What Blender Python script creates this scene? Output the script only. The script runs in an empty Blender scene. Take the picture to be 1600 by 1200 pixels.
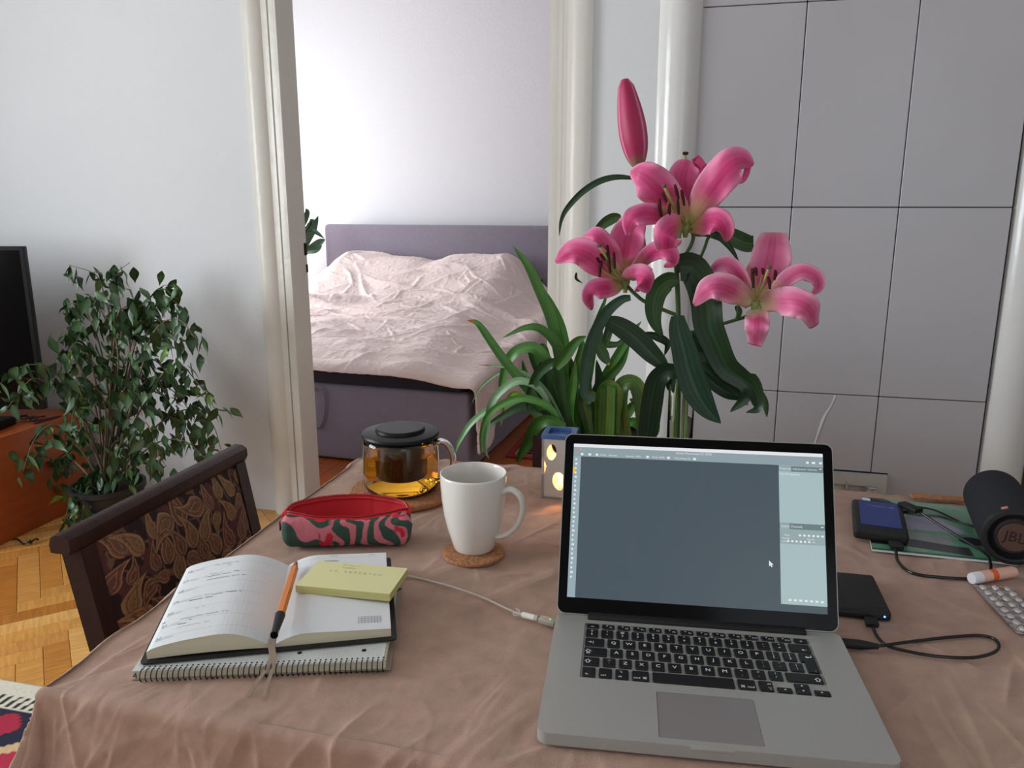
import bpy, bmesh, math, random
import numpy as np
from mathutils import Vector, Matrix
random.seed(7)
SC = bpy.context.scene
COL = SC.collection
PI = math.pi
def C(r, g, b):
    f = lambda v: (v/255/12.92) if v/255 <= .04045 else ((v/255+.055)/1.055)**2.4
    return (f(r), f(g), f(b), 1)

# ------------------------------------------------------------ camera, world, lights, exposure
CAMZ = 1.308; FPX = 1235.; TH = math.radians(12.85); RZ = math.radians(14); TZ = .76
cam = bpy.data.cameras.new('camera'); camo = bpy.data.objects.new('camera', cam); COL.objects.link(camo)
camo.location = (0, 0, CAMZ); camo.rotation_euler = (PI/2-TH, 0, RZ)
cam.sensor_width = 36; cam.lens = 36*FPX/1600; cam.clip_start = .02
SC.camera = camo
SC.view_settings.view_transform = 'Standard'; SC.view_settings.look = 'None'
SC.view_settings.exposure = 0; SC.view_settings.gamma = 1; SC.view_settings.use_curve_mapping = False
W = bpy.data.worlds.new('world'); SC.world = W; W.use_nodes = True
W.node_tree.nodes['Background'].inputs[0].default_value = (.75, .88, 1, 1)
W.node_tree.nodes['Background'].inputs[1].default_value = 1.0
def area(name, loc, rot, sx, sy, power, col):
    l = bpy.data.lights.new(name, 'AREA'); l.shape = 'RECTANGLE'; l.size = sx; l.size_y = sy
    l.energy = power; l.color = col
    o = bpy.data.objects.new(name, l); COL.objects.link(o); o.location = loc; o.rotation_euler = rot
    return o
# daylight through the windows of the room (behind the viewer) and of the bedroom (left)
area('window_daylight', (-3.84, .35, 1.65), (0, -PI/2, 0), 1.5, 1.7, 104, (.91, .96, 1))
area('window_daylight', (1.15, -1.46, 1.65), (PI/2, 0, 0), 1.1, 1.5, 5, (.95, .97, 1))
area('bedroom_daylight', (-4.22, 4.50, 1.40), (0, -PI/2, 0), 1.2, 1.4, 76, (.97, .98, 1))

# ------------------------------------------------------------ helpers
def ray(px, py):
    u = (px-800)/FPX; v = (600-py)/FPX
    d = Vector((u, math.cos(TH)+v*math.sin(TH), -math.sin(TH)+v*math.cos(TH)))
    return Matrix.Rotation(RZ, 3, 'Z') @ d
def T(px, py, h=0):                       # point of the photo on the plane h above the table top
    r = ray(px, py); k = (TZ+h-CAMZ)/r.z
    return Vector((r.x*k, r.y*k, TZ+h))
def P(px, py, Y):                         # point of the photo at the distance Y
    r = ray(px, py); k = Y/r.y
    return Vector((r.x*k, Y, CAMZ+r.z*k))
def nodes(m):
    m.use_nodes = True; return m.node_tree.nodes, m.node_tree.links
MATS = {}
def mat(name, col=None, rough=.6, metal=0, bump=0, bscale=50, vary=0, vscale=8, trans=0, ior=1.45,
        emit=None, estr=1, attr=False, spec=.5, sheen=0, coat=0, stretch=None, sss=0):
    if name in MATS: return MATS[name]
    m = bpy.data.materials.new(name); MATS[name] = m
    n, l = nodes(m); b = n['Principled BSDF']
    b.inputs['Roughness'].default_value = rough; b.inputs['Metallic'].default_value = metal
    b.inputs['IOR'].default_value = ior; b.inputs['Transmission Weight'].default_value = trans
    b.inputs['Specular IOR Level'].default_value = spec
    b.inputs['Sheen Weight'].default_value = sheen; b.inputs['Coat Weight'].default_value = coat
    if col: b.inputs['Base Color'].default_value = col
    tc = n.new('ShaderNodeTexCoord'); mp = n.new('ShaderNodeMapping')
    l.new(tc.outputs['Object'], mp.inputs[0])
    if stretch: mp.inputs['Scale'].default_value = stretch
    src = None
    if attr:
        a = n.new('ShaderNodeVertexColor'); a.layer_name = 'Col'; src = a.outputs['Color']
        l.new(src, b.inputs['Base Color'])
    if vary:
        t = n.new('ShaderNodeTexNoise'); t.inputs['Scale'].default_value = vscale; t.inputs['Detail'].default_value = 5
        l.new(mp.outputs[0], t.inputs[0])
        h = n.new('ShaderNodeMapRange'); h.inputs[1].default_value = .3; h.inputs[2].default_value = .7
        h.inputs[3].default_value = 1-vary; h.inputs[4].default_value = 1+vary
        l.new(t.outputs[0], h.inputs[0])
        x = n.new('ShaderNodeVectorMath'); x.operation = 'SCALE'
        if src: l.new(src, x.inputs[0])
        else: x.inputs[0].default_value = col[:3]
        l.new(h.outputs[0], x.inputs['Scale']); l.new(x.outputs[0], b.inputs['Base Color'])
    if bump:
        t = n.new('ShaderNodeTexNoise'); t.inputs['Scale'].default_value = bscale; t.inputs['Detail'].default_value = 4
        l.new(mp.outputs[0], t.inputs[0])
        bp = n.new('ShaderNodeBump'); bp.inputs['Strength'].default_value = bump; bp.inputs['Distance'].default_value = .01
        l.new(t.outputs[0], bp.inputs['Height']); l.new(bp.outputs[0], b.inputs['Normal'])
    if emit:
        b.inputs['Emission Color'].default_value = emit; b.inputs['Emission Strength'].default_value = estr
    return m

class G:
    def __init__(s): s.v = []; s.f = []; s.c = None
    def add(s, v, f, c=None):
        o = len(s.v); s.v += [tuple(p) for p in v]; s.f += [tuple(i+o for i in q) for q in f]
        if c is not None:
            if s.c is None: s.c = []
            s.c += list(c)
        return s
    def box(s, a, b, M=None, r=0, seg=2):
        x0, y0, z0 = a; x1, y1, z1 = b
        if r:
            bm = bmesh.new(); bmesh.ops.create_cube(bm, size=1)
            for v in bm.verts:
                v.co = Vector(((x0+x1)/2+v.co.x*(x1-x0), (y0+y1)/2+v.co.y*(y1-y0), (z0+z1)/2+v.co.z*(z1-z0)))
            bmesh.ops.bevel(bm, geom=bm.edges[:], offset=r, segments=seg, profile=.5, affect='EDGES')
            bm.verts.index_update()
            v = [p.co.copy() for p in bm.verts]; f = [[q.index for q in p.verts] for p in bm.faces]; bm.free()
        else:
            v = [Vector((x, y, z)) for z in (z0, z1) for y in (y0, y1) for x in (x0, x1)]
            f = [(0, 2, 3, 1), (4, 5, 7, 6), (0, 1, 5, 4), (2, 6, 7, 3), (0, 4, 6, 2), (1, 3, 7, 5)]
        if M: v = [M @ p for p in v]
        return s.add(v, f)
    def prism(s, poly, z0, z1, M=None):
        n = len(poly)
        v = [Vector((x, y, z0)) for x, y in poly]+[Vector((x, y, z1)) for x, y in poly]
        f = [tuple(range(n-1, -1, -1)), tuple(range(n, 2*n))]+[(i, (i+1) % n, n+(i+1) % n, n+i) for i in range(n)]
        if M: v = [M @ p for p in v]
        return s.add(v, f)
    def lathe(s, prof, c=(0, 0, 0), n=40, M=None, closed=False):
        v = []; f = []
        for r, z in prof:
            for i in range(n):
                a = 2*PI*i/n; v.append(Vector((c[0]+r*math.cos(a), c[1]+r*math.sin(a), c[2]+z)))
        m = len(prof)
        for j in range(m if closed else m-1):
            k = (j+1) % m
            for i in range(n): f.append((j*n+i, j*n+(i+1) % n, k*n+(i+1) % n, k*n+i))
        if not closed:
            if prof[0][0] > 1e-6: f.append(tuple(range(n-1, -1, -1)))
            if prof[-1][0] > 1e-6: f.append(tuple((m-1)*n+i for i in range(n)))
        if M: v = [M @ p for p in v]
        return s.add(v, f)
    def tube(s, pts, r, n=8, cap=True):
        pts = [Vector(p) for p in pts]; m = len(pts)
        R = r if callable(r) else (lambda t: r)
        v = []; f = []; up = None
        for j, p in enumerate(pts):
            t = (pts[min(j+1, m-1)]-pts[max(j-1, 0)]).normalized()
            if up is None: up = Vector((0, 0, 1)) if abs(t.z) < .9 else Vector((1, 0, 0))
            a = t.cross(up).normalized(); up = a.cross(t).normalized()
            rr = R(j/max(1, m-1))
            for i in range(n):
                q = 2*PI*i/n; v.append(p+a*math.cos(q)*rr+up*math.sin(q)*rr)
        for j in range(m-1):
            for i in range(n): f.append((j*n+i, j*n+(i+1) % n, (j+1)*n+(i+1) % n, (j+1)*n+i))
        if cap: f += [tuple(range(n-1, -1, -1)), tuple((m-1)*n+i for i in range(n))]
        return s.add(v, f)
    def ribbon(s, pts, wf, nf, cols=4, fold=0, cf=None, wave=0, ph=0):
        """leaf or petal: pts midline, wf(t) half width, nf(t, p) normal hint, fold raises the edges"""
        m = len(pts); v = []; f = []; c = []
        for j, p in enumerate(pts):
            t = j/(m-1); tg = (pts[min(j+1, m-1)]-pts[max(j-1, 0)]).normalized()
            nn = Vector(nf(t, p)); nn = (nn-tg*nn.dot(tg)).normalized(); sd = tg.cross(nn).normalized()
            w = wf(t)
            for i in range(cols+1):
                q = 2*i/cols-1
                v.append(p+sd*q*w+nn*(fold*w*abs(q)**1.3+wave*q*q*math.sin(ph+t*15+q*2.5)*w))
                if cf: c.append(cf(t, q))
        for j in range(m-1):
            for i in range(cols):
                a = j*(cols+1)+i; f.append((a, a+1, a+cols+2, a+cols+1))
        return s.add(v, f, c if cf else None)

def cr(pts, n=24):                        # Catmull-Rom resample
    p = [Vector(q) for q in pts]; p = [p[0]*2-p[1]]+p+[p[-1]*2-p[-2]]; out = []
    k = len(p)-3
    for i in range(n+1):
        u = i/n*k; j = min(int(u), k-1); t = u-j; a, b, c, d = p[j:j+4]
        out.append(.5*((2*b)+(c-a)*t+(2*a-5*b+4*c-d)*t*t+(3*b-a-3*c+d)*t**3))
    return out
def mesh(name, g, m, smooth=False):
    me = bpy.data.meshes.new(name); me.from_pydata(g.v, [], g.f)
    if g.c is not None:
        ca = me.color_attributes.new('Col', 'FLOAT_COLOR', 'POINT')
        ca.data.foreach_set('color', [x for c in g.c for x in (c[0], c[1], c[2], 1)])
    if smooth: me.polygons.foreach_set('use_smooth', [True]*len(me.polygons))
    if m: me.materials.append(m)
    return me
def autosmooth(o, ang=35):
    me = o.data
    bm = bmesh.new(); bm.from_mesh(me)
    bmesh.ops.recalc_face_normals(bm, faces=bm.faces[:])
    for e in bm.edges: e.smooth = len(e.link_faces) == 2 and e.calc_face_angle(0) < math.radians(ang)
    for f in bm.faces: f.smooth = True
    bm.to_mesh(me); bm.free()
def tag(o, label=None, cat=None, group=None, kind=None):
    if label: o['label'] = label
    if cat: o['category'] = cat
    if group: o['group'] = group
    if kind: o['kind'] = kind
    return o
def thing(name, loc, label, cat, rz=0, group=None):
    o = bpy.data.objects.new(name, None); COL.objects.link(o); o.location = loc; o.rotation_euler = (0, 0, rz)
    o.empty_display_size = .05
    return tag(o, label, cat, group)
def part(name, g, m, root=None, local=False, smooth=None, label=None, kind=None, solid=0, sub=0, ang=35):
    """mesh object; g in world coordinates (or the root's own when local)"""
    if root is not None and not local:
        o0 = world_origin(root); g.v = [(x-o0.x, y-o0.y, z-o0.z) for x, y, z in g.v]
    o = bpy.data.objects.new(name, mesh(name, g, m)); COL.objects.link(o)
    if root is not None: o.parent = root
    if smooth is None: autosmooth(o, ang)
    elif smooth: o.data.polygons.foreach_set('use_smooth', [True]*len(o.data.polygons))
    if solid:
        sm = o.modifiers.new('thickness', 'SOLIDIFY'); sm.thickness = solid; sm.offset = 0
    if sub:
        sm = o.modifiers.new('subdiv', 'SUBSURF'); sm.levels = sub; sm.render_levels = sub
    return tag(o, label, kind=kind)
def world_origin(o):
    v = Vector((0, 0, 0))
    while o is not None: v += o.location; o = o.parent
    return v
def clone(o, parent=None):
    c = o.copy(); COL.objects.link(c); c.parent = parent
    for ch in [x for x in o.children]: clone(ch, c)
    return c
def flat(polys, extrude):                 # polygon with holes, filled and extruded, in the xy plane
    cu = bpy.data.curves.new('tmp', 'CURVE'); cu.dimensions = '2D'; cu.fill_mode = 'BOTH'; cu.extrude = extrude
    for p in polys:
        sp = cu.splines.new('POLY'); sp.points.add(len(p)-1); sp.use_cyclic_u = True
        for i, q in enumerate(p): sp.points[i].co = (q[0], q[1], 0, 1)
    return curve_geo(cu)
def curve_geo(cu):
    o = bpy.data.objects.new('tmp', cu); me = o.to_mesh()
    v = [x.co.copy() for x in me.vertices]; f = [tuple(x.vertices) for x in me.polygons]
    o.to_mesh_clear(); bpy.data.objects.remove(o); bpy.data.curves.remove(cu)
    return v, f
TXT = {}
def text(s, size, M, g, sx=1, align='CENTER'):
    k = (s, align)
    if k not in TXT:
        cu = bpy.data.curves.new('tmp', 'FONT'); cu.body = s; cu.size = 1; cu.align_x = align; cu.align_y = 'CENTER'; cu.resolution_u = 2
        TXT[k] = curve_geo(cu)
    v, f = TXT[k]
    g.add([M @ Vector((p.x*size*sx, p.y*size, 0)) for p in v], f)
def rrect(w, h, r, n=5, cx=0, cy=0):
    out = []
    for x, y, a0 in ((w/2-r, h/2-r, 0), (-w/2+r, h/2-r, PI/2), (-w/2+r, -h/2+r, PI), (w/2-r, -h/2+r, 1.5*PI)):
        for i in range(n+1): a = a0+PI/2*i/n; out.append((cx+x+r*math.cos(a), cy+y+r*math.sin(a)))
    return out
RG = np.random.RandomState(3)
NT = RG.rand(8, 256, 256)
def vn(x, y, k=0):
    x = np.asarray(x, float)+100; y = np.asarray(y, float)+100
    xi = np.floor(x).astype(int); yi = np.floor(y).astype(int); fx = x-xi; fy = y-yi
    fx = fx*fx*(3-2*fx); fy = fy*fy*(3-2*fy); t = NT[k % 8]
    a = t[xi % 256, yi % 256]; b = t[(xi+1) % 256, yi % 256]; c = t[xi % 256, (yi+1) % 256]; d = t[(xi+1) % 256, (yi+1) % 256]
    return (a*(1-fx)+b*fx)*(1-fy)+(c*(1-fx)+d*fx)*fy
def fbm(x, y, k=0, o=4):
    s = 0; a = 1; t = 0
    for i in range(o): s = s+a*vn(x*2**i, y*2**i, k+i); t += a; a *= .5
    return s/t
def ridge(x, y, k=0): return 1-np.abs(2*fbm(x, y, k, 2)-1)*2
def grid(X, Y, Z, colr=None, root=None):
    n, m = X.shape; g = G(); g.v = list(map(tuple, np.stack([X, Y, Z], -1).reshape(-1, 3).tolist()))
    i = np.arange(n*m).reshape(n, m)
    g.f = np.stack([i[:-1, :-1], i[1:, :-1], i[1:, 1:], i[:-1, 1:]], -1).reshape(-1, 4).tolist()
    if colr is not None: g.c = colr.reshape(-1, 3).tolist()
    return g
def ss(a, b, x):
    t = np.clip((x-a)/(b-a), 0, 1); return t*t*(3-2*t)
def blend(c0, c1, t):
    t = np.clip(t, 0, 1)[..., None]; return c0*(1-t)+c1*t
L3 = lambda r, g, b: np.array(C(r, g, b)[:3])

# ------------------------------------------------------------ materials
M_wall = mat('white_plaster', C(214, 216, 218), .85, bump=.12, bscale=60, vary=.015, vscale=2)
M_bwall = mat('bedroom_plaster', C(226, 226, 230), .9, bump=.1, bscale=60)
M_ceil = mat('ceiling_paint', C(226, 226, 224), .9)
M_trim = mat('cream_gloss_paint', C(216, 213, 204), .32, bump=.25, bscale=25, vary=.02, vscale=6)
M_colm = mat('white_gloss_paint', C(218, 219, 217), .18, bump=.1, bscale=18, vary=.02)
M_tile = mat('grey_white_tile', C(182, 181, 185), .3, vary=.03, vscale=3, bump=.04, bscale=6)
M_grout = mat('dark_joint', C(62, 60, 60), .9)
M_crack = mat('white_filler', C(232, 232, 232), .7)
M_dark = mat('dark_gap', C(30, 27, 25), .9)
M_cloth = mat('dusty_pink_linen', C(180, 148, 131), .92, bump=.35, bscale=1000, vary=.09, vscale=34, sheen=.15, spec=.2)
M_wood = mat('dark_walnut', C(48, 29, 27), .42, spec=.3, vary=.25, vscale=12, stretch=(1, 6, 1), bump=.1, bscale=40)
M_twood = mat('table_wood', C(120, 80, 50), .5, vary=.15, vscale=12, stretch=(6, 1, 1))
M_orange = mat('orange_veneer', C(170, 84, 40), .3, vary=.12, vscale=7, stretch=(1, 1, 6))
M_black = mat('black_plastic', C(14, 14, 16), .4, spec=.3)
M_matte = mat('matte_black_rubber', C(26, 26, 28), .6)
M_gloss = mat('black_glass_panel', C(5, 5, 7), .12, spec=.15)
M_alu = mat('brushed_aluminium', C(172, 172, 168), .45, .35, bump=.03, bscale=700)
M_alu2 = mat('trackpad_aluminium', C(146, 142, 142), .4, .3)
M_steel = mat('bright_steel', C(196, 196, 194), .25, .9)
M_oldsteel = mat('dull_silver_paint', C(190, 190, 188), .4, .15, vary=.08, vscale=20)
M_white = mat('white_porcelain', C(232, 229, 222), .12, coat=.3)
M_glass = mat('clear_glass', (1, 1, 1, 1), 0, trans=1, ior=1.45)
M_water = mat('water', (.95, 1, .97, 1), 0, trans=1, ior=1.12)
M_tea = mat('amber_tea', (.90, .46, .035, 1), .0, trans=1, ior=1.12)
M_inf = mat('smoked_infuser', (.06, .04, .022, 1), .3)
M_cork = mat('cork', C(176, 122, 84), .85, vary=.25, vscale=160, bump=.5, bscale=220)
M_paper = mat('white_paper', C(226, 230, 232), .8, bump=.02, bscale=90)
M_pedge = mat('cream_page_edges', C(214, 206, 180), .85, vary=.08, vscale=300, stretch=(.03, .03, 4))
M_ink = mat('grey_ink', C(86, 88, 98), .8)
M_inkb = mat('black_ink', C(40, 42, 52), .8)
M_line = mat('pale_grid_line', C(196, 202, 208), .8)
M_cover = mat('black_leatherette', C(32, 28, 33), .5)
M_yel = mat('pale_yellow_paper', C(228, 224, 168), .8)
M_yele = mat('yellow_paper_edges', C(196, 188, 124), .85, vary=.1, vscale=300, stretch=(.03, .03, 4))
M_opl = mat('orange_plastic', C(226, 122, 24), .25, coat=.3)
M_rib = mat('beige_ribbon', C(176, 156, 138), .7)
M_cable = mat('grey_white_cable', C(186, 176, 164), .5)
M_leaf = mat('deep_green_leaf', attr=True, rough=.38, vary=.12, vscale=30)
M_stem = mat('green_stem', C(62, 92, 44), .5)
M_petal = mat('pink_petal', attr=True, rough=.5, vary=.05, vscale=60)
M_anth = mat('maroon_anther', C(72, 18, 22), .8, bump=.5, bscale=600)
M_fil = mat('pale_green_filament', C(176, 182, 112), .5)
M_bark = mat('grey_brown_bark', C(112, 98, 82), .8, vary=.2, vscale=60)
M_pot = mat('dark_planter', C(38, 36, 36), .5)
M_soil = mat('soil', C(48, 36, 28), .95, bump=1, bscale=120)
M_grey = mat('mauve_grey_upholstery', C(134, 126, 140), .92, bump=.25, bscale=500, vary=.04, vscale=40, sheen=.2)
M_matr = mat('charcoal_mattress', C(56, 50, 58), .9, bump=.2, bscale=300)
M_duvet = mat('pale_pink_cotton', C(228, 210, 206), .9, bump=.18, bscale=260, vary=.02, vscale=20, sheen=.15)
M_print = mat('printed_pattern', attr=True, rough=.85, bump=.25, bscale=700, vary=.08, vscale=90)
M_cover2 = mat('glossy_booklet_print', attr=True, rough=.28)
M_red = mat('red_zip_fabric', C(196, 26, 36), .7)
M_redin = mat('red_lining', C(178, 16, 30), .85)
M_cer = mat('white_ceramic', C(206, 198, 190), .45)
M_bluec = mat('blue_glaze', C(74, 104, 158), .25, coat=.4)
M_blue = mat('blue_anodised_panel', C(18, 50, 124), .4)
M_key = mat('black_keycap', C(14, 14, 16), .45)
M_leg = mat('backlit_legend', C(180, 184, 186), .6, emit=C(170, 176, 180), estr=.5)

# ------------------------------------------------------------ the room shell
def struct(name, g, m, **k): return part(name, g, m, kind='structure', **k)
XL, XR, YF, YD, YD2, YB, ZC = -3.95, 2.1, -1.55, 2.9, 3.01, 5.86, 3.0
sub = struct('floor', G().box((XL-.6, YF, -.08), (XR, YB, -.012)), mat('floor_bed', C(70, 45, 25), .8))
struct('ceiling', G().box((XL-.6, YF, ZC), (XR, YB, ZC+.1)), M_ceil)
g = G(); g.box((XL-.1, YF, 0), (XL, -.5, ZC)); g.box((XL-.1, 1.2, 0), (XL, YD, ZC)); g.box((XL-.1, -.5, 0), (XL, 1.2, .9)); g.box((XL-.1, -.5, 2.4), (XL, 1.2, ZC))
struct('wall_left', g, M_wall)
struct('wall_right', G().box((XR, YF, 0), (XR+.1, YB, ZC)), M_wall)
g = G()
g.box((XL, YD, 0), (-1.66, YD2, ZC)); g.box((-.535, YD, 0), (XR, YD2, ZC)); g.box((-1.66, YD, 2.42), (-.535, YD2, ZC))
struct('wall_door', g, M_wall)
struct('wall_bedroom_back', G().box((XL-.6, YB, 0), (XR, YB+.1, ZC)), M_bwall)
def window_wall(name, g, m): return struct(name, g, m)
g = G(); wx = [(.6, 1.7)]
g.box((XL, YF-.1, 0), (.6, YF, ZC)); g.box((1.7, YF-.1, 0), (XR, YF, ZC))
for a, b in wx: g.box((a, YF-.1, 0), (b, YF, .9)); g.box((a, YF-.1, 2.4), (b, YF, ZC))
struct('wall_front', g, M_wall)
for k, (a, b) in enumerate(wx):
    g = G(); c = (a+b)/2
    for x in (a, c-.03, b-.06): g.box((x, YF-.08, .9), (x+.06, YF-.02, 2.4))
    for z in (.9, 2.34): g.box((a, YF-.08, z), (b, YF-.02, z+.06))
    struct('window_1', g, M_trim)
g = G()
for y in (-.5, .32, 1.14): g.box((XL-.08, y, .9), (XL-.02, y+.06, 2.4))
for z in (.9, 2.34): g.box((XL-.08, -.5, z), (XL-.02, 1.2, z+.06))
struct('window_2', g, M_trim)
g = G(); bx = XL-.4
g.box((bx-.1, YD2, 0), (bx, 3.8, ZC)); g.box((bx-.1, 5.3, 0), (bx, YB, ZC)); g.box((bx-.1, 3.8, 0), (bx, 5.3, .8)); g.box((bx-.1, 3.8, 2.3), (bx, 5.3, ZC))
struct('wall_bedroom_left', g, M_bwall)
g = G()
for y in (3.8, 4.52, 5.24): g.box((bx-.08, y, .8), (bx-.02, y+.06, 2.3))
for z in (.8, 2.24): g.box((bx-.08, 3.8, z), (bx-.02, 5.3, z+.06))
struct('window_3', g, M_trim)
struct('baseboard_left', G().box((XL, 0, 0), (XL+.015, YD, .1)), M_trim)
struct('baseboard_bedroom', G().box((bx, YB-.015, 0), (XR, YB, .1)), M_trim)

# door casing: rounded moulding, groove, flat jamb
def casing(x0, flip, name):
    # profile across the casing from its outer edge to the opening (width .14), y towards the viewer
    pr = [(0, 0), (0, .012), (.004, .022), (.012, .030), (.026, .037), (.045, .039), (.066, .033), (.080, .022), (.085, .017),
          (.095, .016), (.110, .018), (.1115, .010), (.1155, .010), (.117, .018), (.126, .02), (.140, .02), (.148, .02), (.148, 0)]
    g = G(); poly = [((x0+flip*a), YD-b) for a, b in pr]
    if flip > 0: poly = poly[::-1]
    g.prism(poly, 0, 2.42); return struct(name, g, M_trim)
t1 = casing(-1.778, 1, 'trim_1'); t2 = casing(-.434, -1, 'trim_2')
struct('trim_3', G().box((-1.778, YD-.03, 2.42), (-.434, YD, 2.56), r=.008), M_trim)
def jamb(x0, x1, nm):
    g = G(); g.box((x0, YD-.018, 0), (x1, YD2+.004, 2.42), r=.003, seg=1); return struct(nm, g, M_trim)
j1 = jamb(-1.66, -1.628, 'trim_4'); j2 = jamb(-.565, -.535, 'trim_5')
struct('trim_6', G().box((-1.628, YD-.01, 2.39), (-.565, YD2, 2.42)), M_trim)
g = G()
g.box((-1.6285, YD2-.02, 1.10), (-1.6265, YD2+.003, 1.15)); g.box((-1.6285, YD2-.012, 1.03), (-1.6265, YD2+.003, 1.062))
part('strike_slot', g, M_dark, j1, label='dark strike plate slots cut in the cream jamb')

# ------------------------------------------------------------ parquet
def plank_mats():
    out = []
    for i, c in enumerate([(206, 148, 76), (188, 126, 60), (218, 166, 96), (176, 112, 50), (198, 140, 74)]):
        out.append(mat('oak_parquet_%s' % 'abcde'[i], C(*c), .28, vary=.22, vscale=9, stretch=(.9, 10, 1), bump=.06, bscale=30))
    return out
PM = plank_mats(); pw, pl = .07, .42
PMesh = []
for i in range(5):
    g = G().box((0.0006, 0.0006, -.012), (pw-.0006, pl-.0006, 0), r=.0012, seg=1)
    PMesh.append(mesh('parquet_plank', g, PM[i]))
cand = []
R45 = Matrix.Rotation(PI/4, 4, 'Z'); O45 = Vector((-2.15, 1.9, 0))
for i in range(-90, 91):
    for j in range(-12, 13):
        for o in (0, 1):
            bx0 = i*pw+j*pl; by0 = i*pw-j*pl
            if o == 0: c = Vector((bx0+pl/2, by0+pw/2, 0))      # along x
            else: c = Vector((bx0+pw/2, by0+pw+pl/2, 0))
            w = O45+R45 @ c
            if XL+.1 < w.x < XR-.1 and YF+.1 < w.y < YD-.02: cand.append((w, o, bx0, by0))
# the ones the picture can show come first
def vis(w):
    return (w.x < -.85 and w.y > .6, -abs(w.x+1.9)-abs(w.y-1.9))
cand.sort(key=lambda c: vis(c[0]), reverse=True)
rest = G(); restc = []
for n, (w, o, a, b) in enumerate(cand):
    k = random.randrange(5)
    if n < 285:
        ob = bpy.data.objects.new('parquet_plank', PMesh[k]); COL.objects.link(ob); ob.parent = sub
        if o == 0: ob.matrix_local = Matrix.Translation(O45) @ R45 @ Matrix.Translation((a+pl, b, 0)) @ Matrix.Rotation(PI/2, 4, 'Z')
        else: ob.matrix_local = Matrix.Translation(O45) @ R45 @ Matrix.Translation((a, b+pw, 0))
    else:
        M = Matrix.Translation(O45) @ R45
        e = .0006
        if o == 0: rest.box((a+e, b+e, -.012), (a+pl-e, b+pw-e, 0), M)
        else: rest.box((a+e, b+pw+e, -.012), (a+pw-e, b+pw+pl-e, 0), M)
part('parquet_plank', rest, mat('oak_parquet_far', C(198, 140, 72), .3, vary=.2, vscale=9, bump=.06, bscale=30), sub, smooth=False, kind='stuff')
bm_ = mat('red_brown_floorboard', C(168, 88, 42), .3, vary=.2, vscale=7, stretch=(1, 10, 1))
fm = mesh('floorboard', G().box((0, 0, -.012), (.088, YB-YD2-.02, 0), r=.0015, seg=1), bm_)
x = XL-.38
while x < 1.9:
    ob = bpy.data.objects.new('floorboard', fm); COL.objects.link(ob); ob.parent = sub; ob.location = (x, YD2+.01, 0); x += .09
struct('threshold_trim', G().box((-1.628, YD-.01, -.012), (-.565, YD2+.01, .003)), M_orange).name = 'trim_7'

# ------------------------------------------------------------ tiled stove
st = thing('tiled_stove', (.33, 2.55, 0), 'tall grey-white tiled heating stove with white rounded corner columns behind the table', 'stove')
YS = 2.2
part('body', G().box((-.10, YS+.012, 0), (.75, YD-.02, ZC-.01)), M_grout, st)
xs = [-.06, .195, .449, .7035]; zs = [0, .32, .8115, 1.299, 1.789, 2.28, 2.77, ZC-.01]
for j in range(len(zs)-1):
    for i in range(3):
        e = .0011; a, b = xs[i]+e, xs[i+1]-e; z0, z1 = zs[j]+e, zs[j+1]-e
        dy = random.uniform(-.0012, .0012)
        if j == 1 and i == 1:             # the fire door takes the lower right of this tile
            poly = [(a, z0), (b, z0), (b, .60), (.20, .60), (a, .60)]
            gg = G().box((a, YS+dy, .602), (b, YS+.02, z1), r=.0015, seg=1)
        elif j == 1 and i == 2:
            gg = G().prism([(.492, z0), (b, z0), (b, z1), (a, z1), (a, .602), (.492, .602)], -YS-.02, -YS-dy, Matrix.Rotation(PI/2, 4, 'X'))
        else: gg = G().box((a, YS+dy, z0), (b, YS+.02, z1), r=.0015, seg=1)
        part('tile', gg, M_tile, st)
for x, r in ((-.103, .060), (.762, .058)):
    prof = [(r, 0), (r, ZC-.01)]
    part('corner_column', G().lathe(prof, (x, YS+.035, 0), 48), M_colm, st)
for s, xx in ((-1, -.16), (1, .78)):
    part('side_panel', G().box((min(xx, xx+.02), YS+.05, 0), (max(xx, xx+.02), YD, ZC-.01)), M_wall, st)
crk = cr([P(1305, 618, 2.198), P(1298, 634, 2.198), P(1288, 650, 2.198), P(1281, 668, 2.198), P(1273, 692, 2.198), P(1266, 715, 2.198)], 20)
part('filled_crack', G().ribbon(crk, lambda t: .0026*(1-.3*math.sin(t*9)), lambda t, p: (0, -1, 0), 2), M_crack, st, label='white filled crack line across a tile')
# fire door
fd = part('fire_door_frame', G().add(*flat([[(.12, .16), (.489, .16), (.489, .598), (.12, .598)], [(.15, .19), (.462, .19), (.462, .566), (.15, .566)]], .008)), M_oldsteel, None)
fd.parent = st
fd.matrix_world = Matrix.Translation((0, YS-.006, 0)) @ Matrix.Rotation(PI/2, 4, 'X'); fd.matrix_local = Matrix.Translation(-st.location) @ fd.matrix_world
part('fire_door', G().box((.152, YS-.004, .192), (.460, YS+.014, .564), r=.003), M_oldsteel, st)
g = G().lathe([(.006, 0), (.006, .012), (.014, .014), (.015, .04), (.012, .043)], (0, 0, 0), 20, Matrix.Translation((.447, YS-.005, .556)) @ Matrix.Rotation(PI/2, 4, 'X'))
part('latch_plate', G().box((.447-.012, YS-.05, .53), (.447+.012, YS-.036, .575), r=.004), M_steel, st)
part('latch_pin', G().box((.385, YS-.03, .545), (.39, YS-.004, .575), r=.002), M_steel, st)
part('latch_knob', g, M_steel, st, label='bright steel latch knob')

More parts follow.
